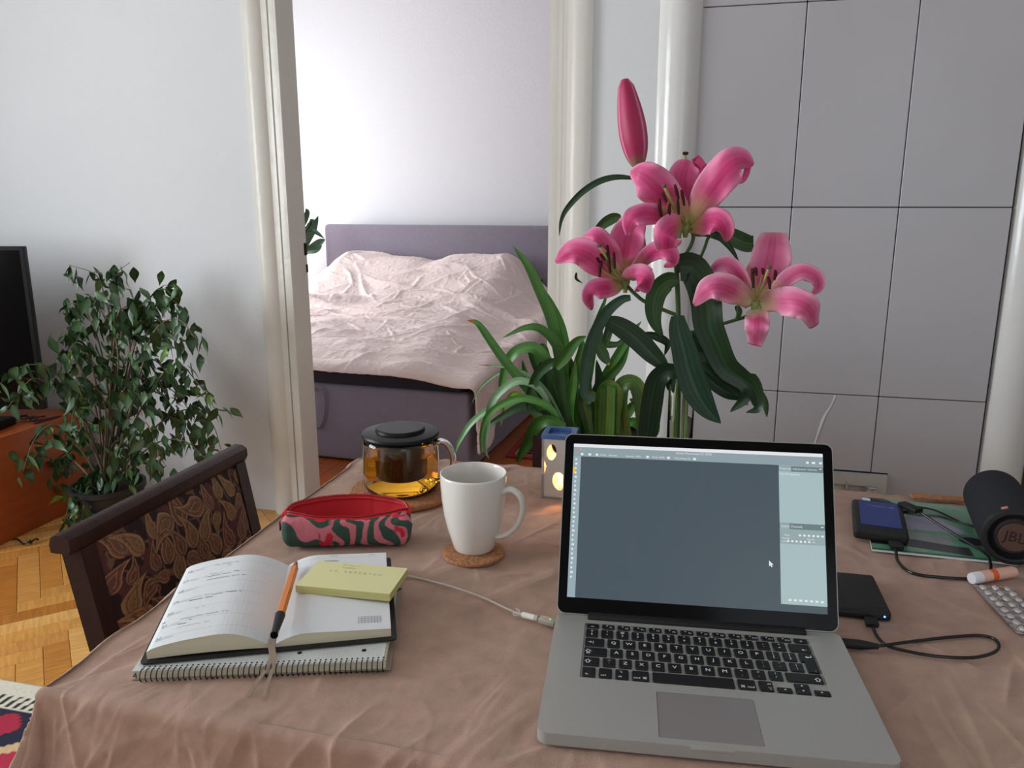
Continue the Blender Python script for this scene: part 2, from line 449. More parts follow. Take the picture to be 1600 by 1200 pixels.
# brown wooden door to the right of the stove
g = G(); g.box((.83, YS+.12, 0), (1.75, YS+.16, 2.3))
dd = struct('door_1', g, mat('brown_door', C(84, 54, 34), .5, vary=.2, vscale=8, stretch=(6, 1, .6)))
struct('wall_alcove', G().box((.79, YS+.165, 0), (XR, YS+.25, ZC)), M_wall)
part('door_handle', G().tube([(.93, YS+.12, 1.02), (.93, YS+.07, 1.02), (1.03, YS+.07, 1.02)], .008), M_steel, dd)

# ------------------------------------------------------------ table and tablecloth
X0, X1, Y0, Y1 = -.73, 1.15, .665, 1.575
tb = thing('dining_table', ((X0+X1)/2, (Y0+Y1)/2, 0), 'wooden dining table hidden under the dusty pink linen cloth', 'table')
part('table_top', G().box((X0+.008, Y0+.008, TZ-.042), (X1-.008, Y1-.008, TZ-.014), r=.004), M_twood, tb)
part('apron', G().add(*flat([[(X0+.06, Y0+.06), (X1-.06, Y0+.06), (X1-.06, Y1-.06), (X0+.06, Y1-.06)], [(X0+.085, Y0+.085), (X1-.085, Y0+.085), (X1-.085, Y1-.085), (X0+.085, Y1-.085)]], .04)), M_twood, tb).location.z += TZ-.083
for x in (X0+.09, X1-.09):
    for y in (Y0+.09, Y1-.09): part('leg', G().box((x-.03, y-.03, 0), (x+.03, y+.03, TZ-.0425), r=.005), M_twood, tb)
def cloth():
    u = np.concatenate([np.linspace(X0-.30, X0-.012, 60), np.linspace(X0-.011, X0+.01, 8), np.linspace(X0+.013, X1-.012, 720), np.linspace(X1-.01, X1+.25, 40)])
    v = np.concatenate([np.linspace(Y0-.30, Y0-.012, 110), np.linspace(Y0-.011, Y0+.01, 8), np.linspace(Y0+.013, Y1-.01, 440), np.linspace(Y1-.008, Y1+.22, 50)])
    U, V = np.meshgrid(u, v, indexing='ij')
    cx = np.clip(U, X0, X1); cy = np.clip(V, Y0, Y1)
    ax = U-cx; ay = V-cy; d = np.hypot(ax, ay); r = .012
    dx = ax/np.maximum(d, 1e-6); dy = ay/np.maximum(d, 1e-6)
    q = np.minimum(d/r, PI/2)
    out = r*np.sin(q); drop = r*(1-np.cos(q))+np.maximum(0, d-r*PI/2)
    corner = (np.abs(ax) > 1e-9) & (np.abs(ay) > 1e-9)
    s = np.where(np.abs(ay) > np.abs(ax), cx, cy)
    fold = (fbm(s*5.5+3, d*1.2, 1, 3)-.5)*.085*ss(.01, .28, d)+(ridge(s*9, d*1.5+4, 3)-.4)*.012*ss(.01, .12, d)
    out = out+fold*1.0+.05*ss(.02, .35, d)+np.where(corner, .25*np.minimum(np.abs(dx*dy)*2, 1)*np.maximum(0, d-.02), 0)
    X = cx+dx*out; Y = cy+dy*out; Z = TZ-drop
    # creases
    top = 1-ss(.0, .1, d)*.4
    a = .9; c, s_ = math.cos(a), math.sin(a)
    wx_ = U+.05*(fbm(U*3, V*3, 2)-.5); wy = V+.05*(fbm(U*3+9, V*3, 4)-.5)
    p = (wx_*c+wy*s_); q2 = (-wx_*s_+wy*c)
    w1 = np.maximum(0, ridge(p*3.2, q2*9, 0)-.35)**1.3*.010
    w3 = (fbm(U*4, V*4, 5)-.5)*.006
    w4 = np.maximum(0, ridge(U*24, V*17, 6)-.35)*.0012+np.maximum(0, ridge(p*34, q2*52, 3)-.5)*.0007
    cr_ = np.zeros_like(U); rr = random.Random(21)
    for k in range(360):                  # sharp fold lines pressed into the linen
        x0 = rr.uniform(X0, X1); y0 = rr.uniform(Y0-.12, Y1); an = rr.choice((rr.gauss(1.0, .3), rr.gauss(2.3, .5), rr.uniform(0, PI))) if y0 > .85 else rr.gauss(1.25, .35)
        Ln = rr.uniform(.03, .13)*(1.5 if y0 < .85 else 1); wd = rr.uniform(.0028, .0065); am = rr.uniform(.0016, .0042)*(1.3 if y0 < .85 else 1)
        m_ = (np.abs(u-x0) < .16)[:, None] & (np.abs(v-y0) < .2)[None, :]
        uu = U[m_]-x0; vv_ = V[m_]-y0; al = uu*math.cos(an)+vv_*math.sin(an); ac = -uu*math.sin(an)+vv_*math.cos(an)+al*al*rr.uniform(-1.5, 1.5)
        e_ = np.clip(1-(al/Ln)**2, 0, 1)
        side = np.where(ac > 0, 1, rr.uniform(1.5, 4.5))
        cr_[m_] = np.maximum(cr_[m_], am*e_*np.exp(-np.abs(ac)/(wd*side)))
    edge = ss(0, .03, np.minimum(np.minimum(U-X0, Y1-V), 1))
    h = np.clip(w1+w3, -.003, .004)+w4+cr_
    h = np.minimum(h, .0055+.25*np.maximum(0, h-.0055))*(.3+.7*np.where(d < 1e-6, edge, 1))
    flat_ = np.ones_like(h)               # pressed flat under the heavier things
    for (fx, fy, fr) in ((.02, .86, .24), (-.52, .9, .2), (-.35, 1.14, .07), (-.55, 1.36, .1), (-.55, 1.12, .1), (-.26, 1.42, .05), (.3, 1.38, .09), (.22, 1.1, .08), (.44, 1.42, .13), (-.03, 1.42, .06), (.44, 1.2, .07)):
        flat_ = np.minimum(flat_, .10+.90*ss(fr*.72, fr*1.02, np.hypot(U-fx, V-fy)))
    onTop = d < 1e-6
    h = np.where(onTop, (h-.0045)*flat_-.0005*(1-flat_), h-.0045)
    Z = Z+np.where(onTop, h, h*.3); X = X+np.where(onTop, 0, -dx*-h*1.2); Y = Y+np.where(onTop, 0, dy*h*1.2)
    return grid(X, Y, Z)
co = part('tablecloth', cloth(), M_cloth, smooth=True)
tag(co, 'dusty pink creased linen tablecloth draped over the table', 'tablecloth')

# ------------------------------------------------------------ laptop
lap = thing('laptop', (0, 0, 0), 'open silver laptop with black keyboard and lit editing screen', 'laptop', math.radians(5.9))
lap.location = (.0042, .9637, TZ+.0005)
BW, BD, BT = .3589, .2471, .0165
LP = lambda n, g, m, **k: part(n, g, m, k.pop('root', lap), local=True, **k)
base = G()
KX0, KX1, KY0, KY1 = -.1405, .1375, -.1435, -.0215
outer = rrect(BW, BD, .012, 6, 0, -BD/2)
notch = [(-.0245, -BD-.001), (.0215, -BD-.001), (.0195, -BD+.0045), (-.0225, -BD+.0045)]
v, f = flat([outer, [(KX0, KY0), (KX1, KY0), (KX1, KY1), (KX0, KY1)], rrect(.105, .0785, .002, 3, -.0018, -.1985)], .0013)
base.add([p+Vector((0, 0, BT-.0013)) for p in v], f)
base.prism(outer, .003, BT-.0026)
inner = [(x*.985, -BD/2+(y+BD/2)*.98) for x, y in outer]
base.prism(inner, .0008, .003)
LP('base', base, M_alu)
LP('keyboard_well', G().box((KX0+.0003, KY0+.0003, BT-.0025), (KX1-.0003, KY1-.0003, BT-.0016)), mat('keyboard_deck', C(170, 168, 164), .45, .3))
LP('trackpad', G().prism(rrect(.1042, .0777, .0016, 3, -.0018, -.1985), BT-.0022, BT-.0004), M_alu2, label='grey square trackpad')
LP('opening_scoop', G().box((-.024, -BD-.0006, BT-.006), (.021, -BD+.004, BT+.0002), r=.0018), M_alu)
LP('hinge_cover', G().box((-.138, -.0135, BT-.002), (.138, .0005, BT+.0045), r=.002), M_matte)
for sx in (-1, 1):
    for y in (-.02, -.225): LP('foot', G().lathe([(.006, -.0004), (.006, .001)], (sx*.15, y, 0), 16), M_matte)
# keys
rows = []
U_ = .01905; kw = .0153; kh = .0176; x = KX0+.0022; y = KY1-.0018
KM = {}
def key(x0, w, y1, h, legend, small=None, poly=None):
    k = (round(w, 4), round(h, 4), poly is not None)
    if k not in KM:
        g = G()
        if poly: g.prism(poly, 0, .0022)
        else: g.box((0, 0, 0), (w, h, .0022), r=.0009, seg=1)
        KM[k] = mesh('key', g, M_key)
    o = bpy.data.objects.new('key', KM[k]); COL.objects.link(o); o.parent = lap; o.location = (x0, y1-h, BT-.0016)
    g = G()
    for s, lx, ly, sz in legend:
        text(s, sz*1.22, Matrix.Translation((lx, ly, .0024)), g)
    if legend:
        q = bpy.data.objects.new('legend', mesh('legend', g, M_leg)); COL.objects.link(q); q.parent = o
fw = (KX1-KX0-.0044-13*.0038)/14; px_ = fw+.0038
fn = ['esc', 'F1', 'F2', 'F3', 'F4', 'F5', 'F6', 'F7', 'F8', 'F9', 'F10', 'F11', 'F12', 'O']
for i, s in enumerate(fn):
    key(x+i*px_, fw, y, .0092, [(s, fw*.72 if 0 < i < 13 else fw/2, .0025, .0032)]+([('*', fw*.4, .0045, .005)] if 0 < i < 13 else []))
y2 = y-.0092-.0038
num = [('±', '§'), ('!', '1'), ('@', '2'), ('£', '3'), ('$', '4'), ('%', '5'), ('^', '6'), ('&', '7'), ('*', '8'), ('(', '9'), (')', '0'), ('_', '-'), ('+', '=')]
pit = kw+.0038
for i, (a, b) in enumerate(num): key(x+i*pit, kw, y2, kh, [(a, kw/2, kh*.72, .0045), (b, kw/2, kh*.32, .0045)])
xe = KX1-.0022
key(x+13*pit, xe-(x+13*pit), y2, kh, [('←', .017, .004, .006)])
y3 = y2-kh-.0038; w = kw*1.55; key(x, w, y3, kh, [('→|', .007, .0075, .0055)])
xx = x+w+.0038
for s in 'QWERTYUIOP': key(xx, kw, y3, kh, [(s, kw/2, kh/2, .0066)]); xx += pit
for a, b in (('{', '['), ('}', ']')): key(xx, kw, y3, kh, [(a, kw/2, kh*.7, .005), (b, kw/2, kh*.3, .005)]); xx += pit
y4 = y3-kh-.0038
hh = kh*2+.0038; ew = xe-xx; cut = .0042
key(xx, ew, y3, hh, [('↵', ew*.6, hh*.8, .008), ('.', ew*.75, .005, .008)], poly=[(cut, 0), (ew, 0), (ew, hh), (0, hh), (0, kh+.0038), (cut, kh+.0038)])
w = kw*1.8; key(x, w, y4, kh, [('⇪', .005, .0075, .008), ('·', .003, .0125, .006)])
x5 = x+w+.0038
for s in 'ASDFGHJKL': key(x5, kw, y4, kh, [(s, kw/2, kh/2, .0066)]); x5 += pit
for a, b in ((':', ';'), ('"', "'"), ('|', '\\')):
    ww = min(kw, xx+cut-.0038-x5); key(x5, ww, y4, kh, [(a, ww/2, kh*.7, .0045), (b, ww/2, kh*.3, .0045)]); x5 += pit
y5 = y4-kh-.0038; w = kw*1.25; key(x, w, y5, kh, [('⇧', .0055, .0075, .008)])
x6 = x+w+.0038
key(x6, kw, y5, kh, [('~', kw/2, kh*.7, .005), ('`', kw/2, kh*.3, .005)]); x6 += pit
for s in 'ZXCVBNM': key(x6, kw, y5, kh, [(s, kw/2, kh/2, .0066)]); x6 += pit
for a, b in (('<', ','), ('>', '.'), ('?', '/')): key(x6, kw, y5, kh, [(a, kw/2, kh*.7, .0045), (b, kw/2, kh*.3, .0045)]); x6 += pit
key(x6, xe-x6, y5, kh, [('⇧', xe-x6-.006, .0055, .008)])
y6 = y5-kh-.0038; bh = .0190; x7 = x
for s, w in (('fn', kw), ('ctrl', kw), ('alt', kw), ('cmd', kw*1.28)):
    key(x7, w, y6, bh, [(s, .0055, .004, .0038)]+([('⌘', w-.005, .0042, .0048)] if s == 'cmd' else [])+([('⌥', .0065, .013, .004)] if s == 'alt' else [])); x7 += w+.0038
spw = kw*5+.0038*4; key(x7, spw, y6, bh, []); x7 += spw+.0038
key(x7, kw*1.28, y6, bh, [('cmd', kw*1.28-.006, .004, .0038), ('⌘', .005, .0042, .0048)]); x7 += kw*1.28+.0038
key(x7, kw, y6, bh, [('alt', kw-.004, .013, .0036), ('⌥', kw-.004, .004, .004)]); x7 += pit
aw = (xe-x7-.0062)/3
key(x7, aw, y6-bh/2-.0003, bh/2, [('◂', aw/2, bh/4, .007)])
key(x7+aw+.0038, aw, y6, bh/2-.0004, [('▴', aw/2, bh/4, .007)])
key(x7+aw+.0038, aw, y6-bh/2-.0003, bh/2-.0002, [('▾', aw/2, bh/4, .007)])
key(x7+2*(aw+.0038), aw, y6-bh/2-.0003, bh/2, [('▸', aw/2, bh/4, .007)])
# lid: local plane, x right, y up the lid, z towards the viewer
lid = bpy.data.objects.new('lid', None)
tilt = math.radians(27.25)
LM = Matrix.Translation((0, -.003, BT+.001)) @ Matrix.Rotation(PI/2-tilt, 4, 'X')
def lidpart(n, g, m, **k): g.v = [tuple(LM @ Vector(p)) for p in g.v]; return LP(n, g, m, **k)
LH = .2425
poly = rrect(BW, LH, .011, 6, 0, LH/2)
lidpart('lid_shell', G().prism(poly, -.006, -.0006), M_alu)
lidpart('bezel', G().prism(rrect(BW-.0026, LH-.0022, .010, 6, 0, LH/2), -.0006, .0002), M_gloss, label='glossy black screen surround')
DX0, DX1, DY1, DY0 = -.1665, .1660, .2285, .0215
def em(n, c, s=1): return mat('screen_'+n, (0, 0, 0, 1), .25, emit=C(*c), estr=s, spec=.3)
disp = lidpart('display', G().box((DX0, DY0, .0002), (DX1, DY1, .0005)), em('canvas', (72, 84, 92)))
def ui(name, rects, m, z=.0007, texts=()):
    g = G()
    for u0, v0, u1, v1 in rects:
        g.box((DX0+u0*(DX1-DX0), DY1-v1*(DY1-DY0), z-.0001), (DX0+u1*(DX1-DX0), DY1-v0*(DY1-DY0), z))
    for s, u, v_, sz in texts:
        text(s, sz, Matrix.Translation((DX0+u*(DX1-DX0), DY1-v_*(DY1-DY0), z+.0001)), g, align='LEFT')
    g.v = [tuple(LM @ Vector(p)) for p in g.v]
    o = part(name, g, m, lap, local=True, smooth=False); o.parent = disp
    if name == 'interface_icons': o['kind'] = 'stuff'
    o.matrix_parent_inverse = Matrix(); return o
ui('menu_bar', [(0, 0, 1, .022)], em('white', (226, 228, 232)))
ui('tool_strip', [(0, .022, .032, 1)], em('strip', (150, 168, 176)))
ui('option_bar', [(0, .022, 1, .085)], em('bar', (140, 158, 164)), .00075)
ui('side_panel', [(.828, .085, 1, .955)], em('panel', (164, 186, 188)))
for r_q in ((.828, .088, 1, .125), (.828, .455, 1, .492)): ui('panel_tabs', [r_q], em('tabs', (106, 124, 130)), .0008)
ui('panel_rows', [(.828, .492, 1, .585)], em('rows', (146, 166, 168)), .0008)
for r_q in ((.829, .09, .876, .125), (.829, .457, .866, .492)): ui('active_tab', [r_q], em('rows', (146, 166, 168)), .0009)
ic = []
for i in range(27): ic.append((.012-.0035, .10+i*.0295, .012+.0035+.003*(i % 3 == 1), .10+i*.0295+.012))
for i, u in enumerate((.03, .062, .092, .30, .385, .49)): ic.append((u, .062, u+.011, .077))
for i in range(6): ic.append((.90+i*.017, .522, .909+i*.017, .534))
for i in range(6): ic.append((.855+i*.016, .561, .863+i*.016, .573))
for i in range(7): ic.append((.856+i*.02, .922, .867+i*.02, .934))
ic += [(.935, .055, .945, .069), (.957, .055, .97, .069), (.985, .055, .996, .069), (.985, .098, .994, .104), (.985, .468, .994, .474)]
ui('interface_icons', ic, em('white', (226, 228, 232)), .001, texts=[
    ('Adobe Photoshop CC 2018', .42, .036, .0042), ('Mode:   Normal', .11, .07, .0036), ('Opacity: 100%', .215, .07, .0036), ('Flow: 100%', .325, .07, .0036), ('Smoothing: 0%', .415, .07, .0036),
    ('Properties', .831, .107, .0036), ('Adjustments', .882, .107, .0034), ('Libraries', .940, .107, .0034), ('No Properties', .833, .142, .0044), ('Layers', .832, .475, .0040), ('Channels', .87, .475, .0040),
    ('Kind', .845, .53, .0034), ('Normal', .836, .55, .003), ('Opacity:', .93, .55, .003), ('Lock:', .834, .569, .0034), ('Fill:', .95, .569, .003)])
ui('traffic_light', [(.012, .034, .018, .042)], em('redl', (214, 120, 110)), .001)
ui('traffic_light', [(.026, .034, .032, .042)], em('yel', (222, 160, 120)), .001)
ui('traffic_light', [(.040, .034, .046, .042)], em('grn', (110, 200, 150)), .001)
ui('highlight_tab', [(.001, .16, .009, .2)], em('orange', (236, 190, 40)), .001)
def cursor():
    g = G(); x, y_ = DX0+.785*(DX1-DX0), DY1-.695*(DY1-DY0)
    g.prism([(x, y_), (x, y_-.0075), (x+.0018, y_-.006), (x+.003, y_-.0085), (x+.0044, y_-.0078), (x+.0032, y_-.0054), (x+.0056, y_-.0052)][::-1], .0008, .001)
    g.v = [tuple(LM @ Vector(p)) for p in g.v]; o = part('cursor', g, em('white', (226, 228, 232)), lap, local=True, smooth=False); o.parent = disp
cursor()
bpy.data.objects.remove(lid)

# ------------------------------------------------------------ mug and coaster
mc = Vector((-.347, 1.139, TZ))
tag(part('cork_coaster', G().lathe([(0, .0005), (.0485, .0005), (.0495, .0015), (.0495, .0045), (.0485, .0055), (0, .0055)], T(740, 866).to_tuple(), 56), M_cork),
    'round cork coaster under the white mug', 'coaster')
mug = thing('mug', mc+Vector((0, 0, .0057)), 'tall white porcelain mug with curved handle on a cork coaster', 'mug')
prof = [(0, .003), (.029, .003), (.0295, 0), (.032, 0), (.0335, .003), (.038, .018), (.0435, .036), (.0480, .056), (.0510, .078), (.0525, .100), (.0529, .115), (.0525, .1182), (.0512, .1185), (.0502, .117),
        (.0498, .100), (.0483, .078), (.0452, .056), (.0408, .036), (.035, .018), (.028, .010), (0, .008)]
part('body', G().lathe([(r, z*1.08) for r, z in prof], (0, 0, 0), 64), M_white, mug, local=True, smooth=True)
a = math.radians(-8)
hp = [(.049, .094), (.064, .100), (.079, .092), (.084, .076), (.080, .056), (.068, .038), (.054, .028), (.040, .024)]
hp = cr([Vector((r*math.cos(a), r*math.sin(a), z*1.08)) for r, z in hp], 28)
g = G(); n = 12; vv = []; ff = []
for j, p in enumerate(hp):
    tg = (hp[min(j+1, 28)]-hp[max(j-1, 0)]).normalized(); sd = Vector((-math.sin(a), math.cos(a), 0)); nn = tg.cross(sd)
    w = .0085-.002*math.sin(PI*j/28)
    for i in range(n): q = 2*PI*i/n; vv.append(p+sd*math.cos(q)*w+nn*math.sin(q)*.0046)
for j in range(28):
    for i in range(n): ff.append((j*n+i, j*n+(i+1) % n, (j+1)*n+(i+1) % n, (j+1)*n+i))
g.add(vv, ff); part('handle', g, M_white, mug, local=True, smooth=True)
part('tea', G().lathe([(0, .070), (.0466, .070)][::-1], (0, 0, 0), 40), mat('pale_tea', C(190, 168, 120), .05), mug, local=True, smooth=False)

# ------------------------------------------------------------ teapot on cork trivet
tc = Vector((-.556, 1.352, TZ))
tag(part('cork_trivet', G().lathe([(0, .0005), (.099, .0005), (.101, .003), (.101, .009), (.099, .011), (0, .011)], (tc.x, tc.y, TZ), 64), M_cork),
    'round cork trivet under the glass teapot', 'trivet')
tp = thing('teapot', tc+Vector((0, 0, .0113)), 'clear glass teapot of amber tea with a black lid and infuser', 'teapot')
pr = [(0, 0), (.060, 0), (.068, .004), (.0725, .015), (.0735, .04), (.0728, .07), (.071, .095), (.0700, .108), (.0680, .108), (.0690, .095), (.0707, .07), (.0714, .04), (.0704, .017), (.066, .007), (.059, .004), (0, .004)]
part('glass_body', G().lathe(pr, n=72), M_glass, tp, local=True, smooth=True)
part('tea', G().lathe([(0, .0042), (.059, .0044), (.0658, .0075), (.0701, .0175), (.0711, .04), (.0703, .076), (0, .076)], n=72), M_tea, tp, local=True)
part('infuser', G().lathe([(0, .026), (.040, .026), (.043, .030), (.046, .10), (.044, .10), (.041, .033), (0, .030)], n=48), M_inf, tp, local=True, label='dark smoked infuser basket hanging in the tea')
part('lid', G().lathe([(0, .098), (.066, .098), (.067, .106), (.0725, .1065), (.0735, .110), (.072, .114), (.060, .1165), (.047, .117), (.0465, .119), (.046, .122), (.044, .1232), (0, .1232)], n=72), M_black, tp, local=True, ang=18)
hp = cr([Vector((.068, -.004, .098)), Vector((.086, -.006, .102)), Vector((.100, -.008, .094)), Vector((.108, -.009, .072)), Vector((.103, -.008, .045)), Vector((.088, -.006, .028)), Vector((.072, -.004, .022))], 30)
part('handle', G().tube(hp, .0062, 14), M_glass, tp, local=True, smooth=True)
ring = [Vector((.0745*math.sin(t_)*1, 0, 0)) for t_ in (0, 1)]
g = G()
for rr, cz in ((.0085, .018),):
    ps = []
    for i in range(25):
        q = 2*PI*i/24; th_ = -.62+rr/.0735*math.cos(q); zz = cz+.006*math.sin(q)
        ps.append(Vector((.0742*math.cos(th_), .0742*math.sin(th_), zz)))
    g.tube(ps, .0006, 5)
    ps = []
    for i in range(14):
        q = i/13*5; th_ = -.62+(.004-.0006*q)/.0735*math.cos(q*2); ps.append(Vector((.0742*math.cos(th_), .0742*math.sin(th_), cz+.0035*math.sin(q*2))))
    g.tube(ps, .0008, 5)
part('printed_emblem', g, M_dark, tp, local=True)

# ------------------------------------------------------------ oil burner with candle
ob = thing('oil_burner', (-.290, 1.395, TZ), 'square white ceramic tealight burner with blue dish top and cut-out holes', 'oil burner', math.radians(2))
bw = .061; bhh = .126
def leafhole(cx, cz, w, h, ang=0, n=14):
    out = []
    for i in range(n):
        t = i/n*2*PI; x_ = w*math.sin(t); z_ = h*math.cos(t)*(.85+.15*abs(math.cos(t)))
        out.append((cx+x_*math.cos(ang)-z_*math.sin(ang), cz+x_*math.sin(ang)+z_*math.cos(ang)))
    return out
def wallpanel(holes, M):
    v, f = flat([[(0, 0), (bw, 0), (bw, bhh-.008), (0, bhh-.008)]]+holes, .0025)
    return G().add([M @ (Matrix.Rotation(PI/2, 4, 'X') @ p) for p in v], f)
fh = [leafhole(.0185, .092, .0095, .0165, -.12), leafhole(.0335, .036, .0125, .0180, .15), leafhole(.050, .078, .007, .016, .2), [(0, .048), (0, .082), (.0045, .078), (.0085, .066), (.0075, .056), (.004, .047)]]
g = wallpanel(fh, Matrix.Translation((0, .0025, 0)))
bh_ = [leafhole(.018, .088, .009, .016, .2), leafhole(.040, .055, .010, .018)]
g.add(*(lambda q: (q.v, q.f))(wallpanel(bh_, Matrix.Translation((0, bw-.0025, 0)))))
sh = [leafhole(.010, .052, .0075, .017, .15), leafhole(.038, .08, .009, .016, .2)]
g.add(*(lambda q: (q.v, q.f))(wallpanel(sh, Matrix.Translation((.0025, 0, 0)) @ Matrix.Rotation(PI/2, 4, 'Z'))))
g.add(*(lambda q: (q.v, q.f))(wallpanel(sh, Matrix.Translation((bw-.0025, 0, 0)) @ Matrix.Rotation(PI/2, 4, 'Z'))))
g.box((0, 0, 0), (bw, bw, .004))
part('body', g, M_cer, ob, local=True)
g = G(); v, f = flat([rrect(bw+.002, bw+.002, .003, 3, bw/2, bw/2), rrect(bw-.018, bw-.018, .004, 3, bw/2, bw/2)], .004)
g.add([p+Vector((0, 0, bhh-.004)) for p in v], f); g.box((.004, .004, bhh-.014), (bw-.004, bw-.004, bhh-.0065), r=.002)
part('dish', g, M_bluec, ob, local=True, label='blue glazed dish')
cd = thing('tealight_candle', ob.location+Vector((.030, .032, .0045)), 'lit tealight glowing inside the white ceramic burner', 'candle')
part('cup', G().lathe([(0, 0), (.018, 0), (.019, .014), (.018, .014), (.0175, .004), (0, .004)], n=28), M_steel, cd, local=True)
part('wax', G().lathe([(.0174, .0042), (.0174, .010), (0, .010)], n=28), mat('wax', C(240, 225, 200), .5, emit=C(255, 150, 50), estr=.6), cd, local=True)
part('flame', G().lathe([(0, .012), (.0035, .016), (.0045, .021), (.003, .029), (0, .038)], n=14), mat('flame', (0, 0, 0, 1), .5, emit=(1, .55, .16, 1), estr=7), cd, local=True)
pl_ = bpy.data.lights.new('candle_light', 'POINT'); pl_.energy = .45; pl_.color = (1, .42, .12); pl_.shadow_soft_size = .006
po = bpy.data.objects.new('candle_light', pl_); COL.objects.link(po); po.parent = cd; po.location = (0, 0, .045)

# ------------------------------------------------------------ spiral notebook, planner, sticky notes, pen
na = math.radians(18.1)
nb = thing('spiral_notebook', (-.6335, .693, TZ+.0005), 'grey-white spiral bound squared notebook under the open planner', 'notebook', na)
NW, ND, NH = .302, .252, .012
part('back_cover', G().box((0, .004, 0), (NW, ND, .0012), r=.0004, seg=1), mat('kraft_grey_board', C(150, 142, 130), .8), nb, local=True)
part('page_block', G().box((.001, .006, .0012), (NW-.006, ND-.002, NH-.0012)), M_pedge, nb, local=True)
part('top_page', G().box((.0005, .005, NH-.0012), (NW-.008, ND-.001, NH), r=.0003, seg=1), mat('squared_paper', C(214, 218, 214), .8), nb, local=True)
g = G()
for i in range(58): xq = .004+i*.005; g.box((xq, .016, NH), (xq+.00025, .07, NH+.0001))
for i in range(10): yq = .018+i*.005; g.box((.004, yq, NH), (NW-.012, yq+.00025, NH+.0001))
part('grid_lines', g, M_line, nb, local=True, smooth=False, kind='stuff')
for i in range(4): part('punched_hole', G().lathe([(.003, NH), (.003, NH+.00025)], (.034+i*.078, .03, 0), 14), M_dark, nb, local=True)
rm = mesh('spiral_ring', G().tube([Vector((0, .0045+.0075*math.cos(q), NH/2+.0003+.0072*math.sin(q))) for q in np.linspace(.15, 2*PI-.5, 15)], .0007, 5), M_matte)
for i in range(46):
    o = bpy.data.objects.new('spiral_ring', rm); COL.objects.link(o); o.parent = nb; o.location = (.012+i*.00625, 0, 0)
    rm.polygons.foreach_set('use_smooth', [True]*len(rm.polygons))
for i in range(0): pass
g = G()
for i in range(46): g.lathe([(.0013, NH+.0001), (.0013, NH+.0003)], (.012+i*.00625, .0125, 0), 8)
part('binding_hole', g, M_dark, nb, local=True, kind='stuff')
g = G(); M_ = Matrix.Translation((.004, .0035, NH/2)) @ Matrix.Rotation(PI/2, 4, 'X'); text('4', .011, M_, g); part('handwritten_mark', g, M_inkb, nb, local=True, smooth=False)

pa = math.radians(24.4)
plan = thing('planner', (-.6300, .7130, TZ+NH+.002), 'open black weekly planner with handwriting lying on the spiral notebook', 'planner', pa)
PWL, PWR, PH = .1470, .1480, .232
cov = G(); cv = rrect(PWL+PWR+.008, PH+.008, .007, 5, (PWL+PWR)/2, PH/2); cov.prism(cv, 0, .0022)
part('cover', cov, M_cover, plan, local=True)
def pageh(s, side):                       # page height across, s = distance from gutter, 0..1
    if side < 0: return .0045+.0250*math.sin(min(1, s*2.1)*PI/2)*(1-s)**.62+.0075*(1-(1-s)**2)
    return .0045+.0150*math.sin(min(1, s*3.2)*PI/2)*(1-s*.42)
def pageblock(side):
    n = 26; w = PWL-.003 if side < 0 else PWR-.003; gx = PWL
    top = []; bot = []
    for i in range(n+1):
        s = i/n; xq = gx+side*w*s; z = pageh(s, side)
        top.append((xq, z)); bot.append((xq, .0024 if side > 0 else .0024+max(0, .004*(1-s)*s*2)))
    y0, y1 = .004, PH-.003
    gb = G(); gt = G()
    for i in range(n):
        a, b, c, d = top[i], top[i+1], bot[i+1], bot[i]
        r_ = .004 if i > n-3 else 0
        for yy in (y0, y1): gb.add([(a[0], yy, a[1]), (b[0], yy, b[1]), (c[0], yy, c[1]), (d[0], yy, d[1])], [(0, 1, 2, 3)])
        gt.add([(a[0], y0-.0005, a[1]+.0002), (b[0], y0-.0005, b[1]+.0002), (b[0], y1, b[1]+.0002), (a[0], y1, a[1]+.0002)], [(0, 1, 2, 3)])
    e = top[-1]; f_ = bot[-1]
    gb.add([(e[0], y0, e[1]), (e[0], y1, e[1]), (f_[0], y1, f_[1]), (f_[0], y0, f_[1])], [(0, 1, 2, 3)])
    return gb, gt
for side, nm in ((-1, 'left'), (1, 'right')):
    gb, gt = pageblock(side)
    part('page_block', gb, M_pedge, plan, local=True)
    part('open_page', gt, M_paper, plan, local=True, smooth=True)
def on_page(xq, yq, side=-1):
    s = abs(xq-PWL)/((PWL if side < 0 else PWR)-.003); return Vector((xq, yq, pageh(min(1, s), side)+.0006))
hand = G(); R_ = random.Random(5)
def scribble(x0, x1, y0, side=-1, amp=.0014, w=.00032, gaps=.25):
    x_ = x0; cur = []
    while x_ < x1:
        if R_.random() < gaps*.25 and len(cur) > 5:
            hand.ribbon([on_page(a, b, side) for a, b in cur], lambda t: w, lambda t, p: (0, 0, 1), 1); cur = []; x_ += .0025
        cur.append((x_, y0+R_.uniform(-amp, amp))); x_ += .0009
    if len(cur) > 2: hand.ribbon([on_page(a, b, side) for a, b in cur], lambda t: w, lambda t, p: (0, 0, 1), 1)
prt = G()
def ptext(s, xq, yq, sz, side=-1):
    s_ = abs(xq-PWL)/(PWL-.003); z = pageh(min(1, s_), side)+.0009; dz = (pageh(min(1, s_+.05), side)-pageh(min(1, s_-.05), side))/(.1*(PWL-.003)) * (1 if side > 0 else -1)
    text(s, sz, Matrix.Translation((xq, yq, z)) @ Matrix.Rotation(-math.atan(dz), 4, 'Y'), prt, align='LEFT')
days = ['16', '17', '18', '19', '20', '21', '22']; names = ['MONDAY', 'TUESDAY', 'WEDNESDAY', 'THURSDAY', 'FRIDAY', 'SATURDAY', 'SUNDAY']
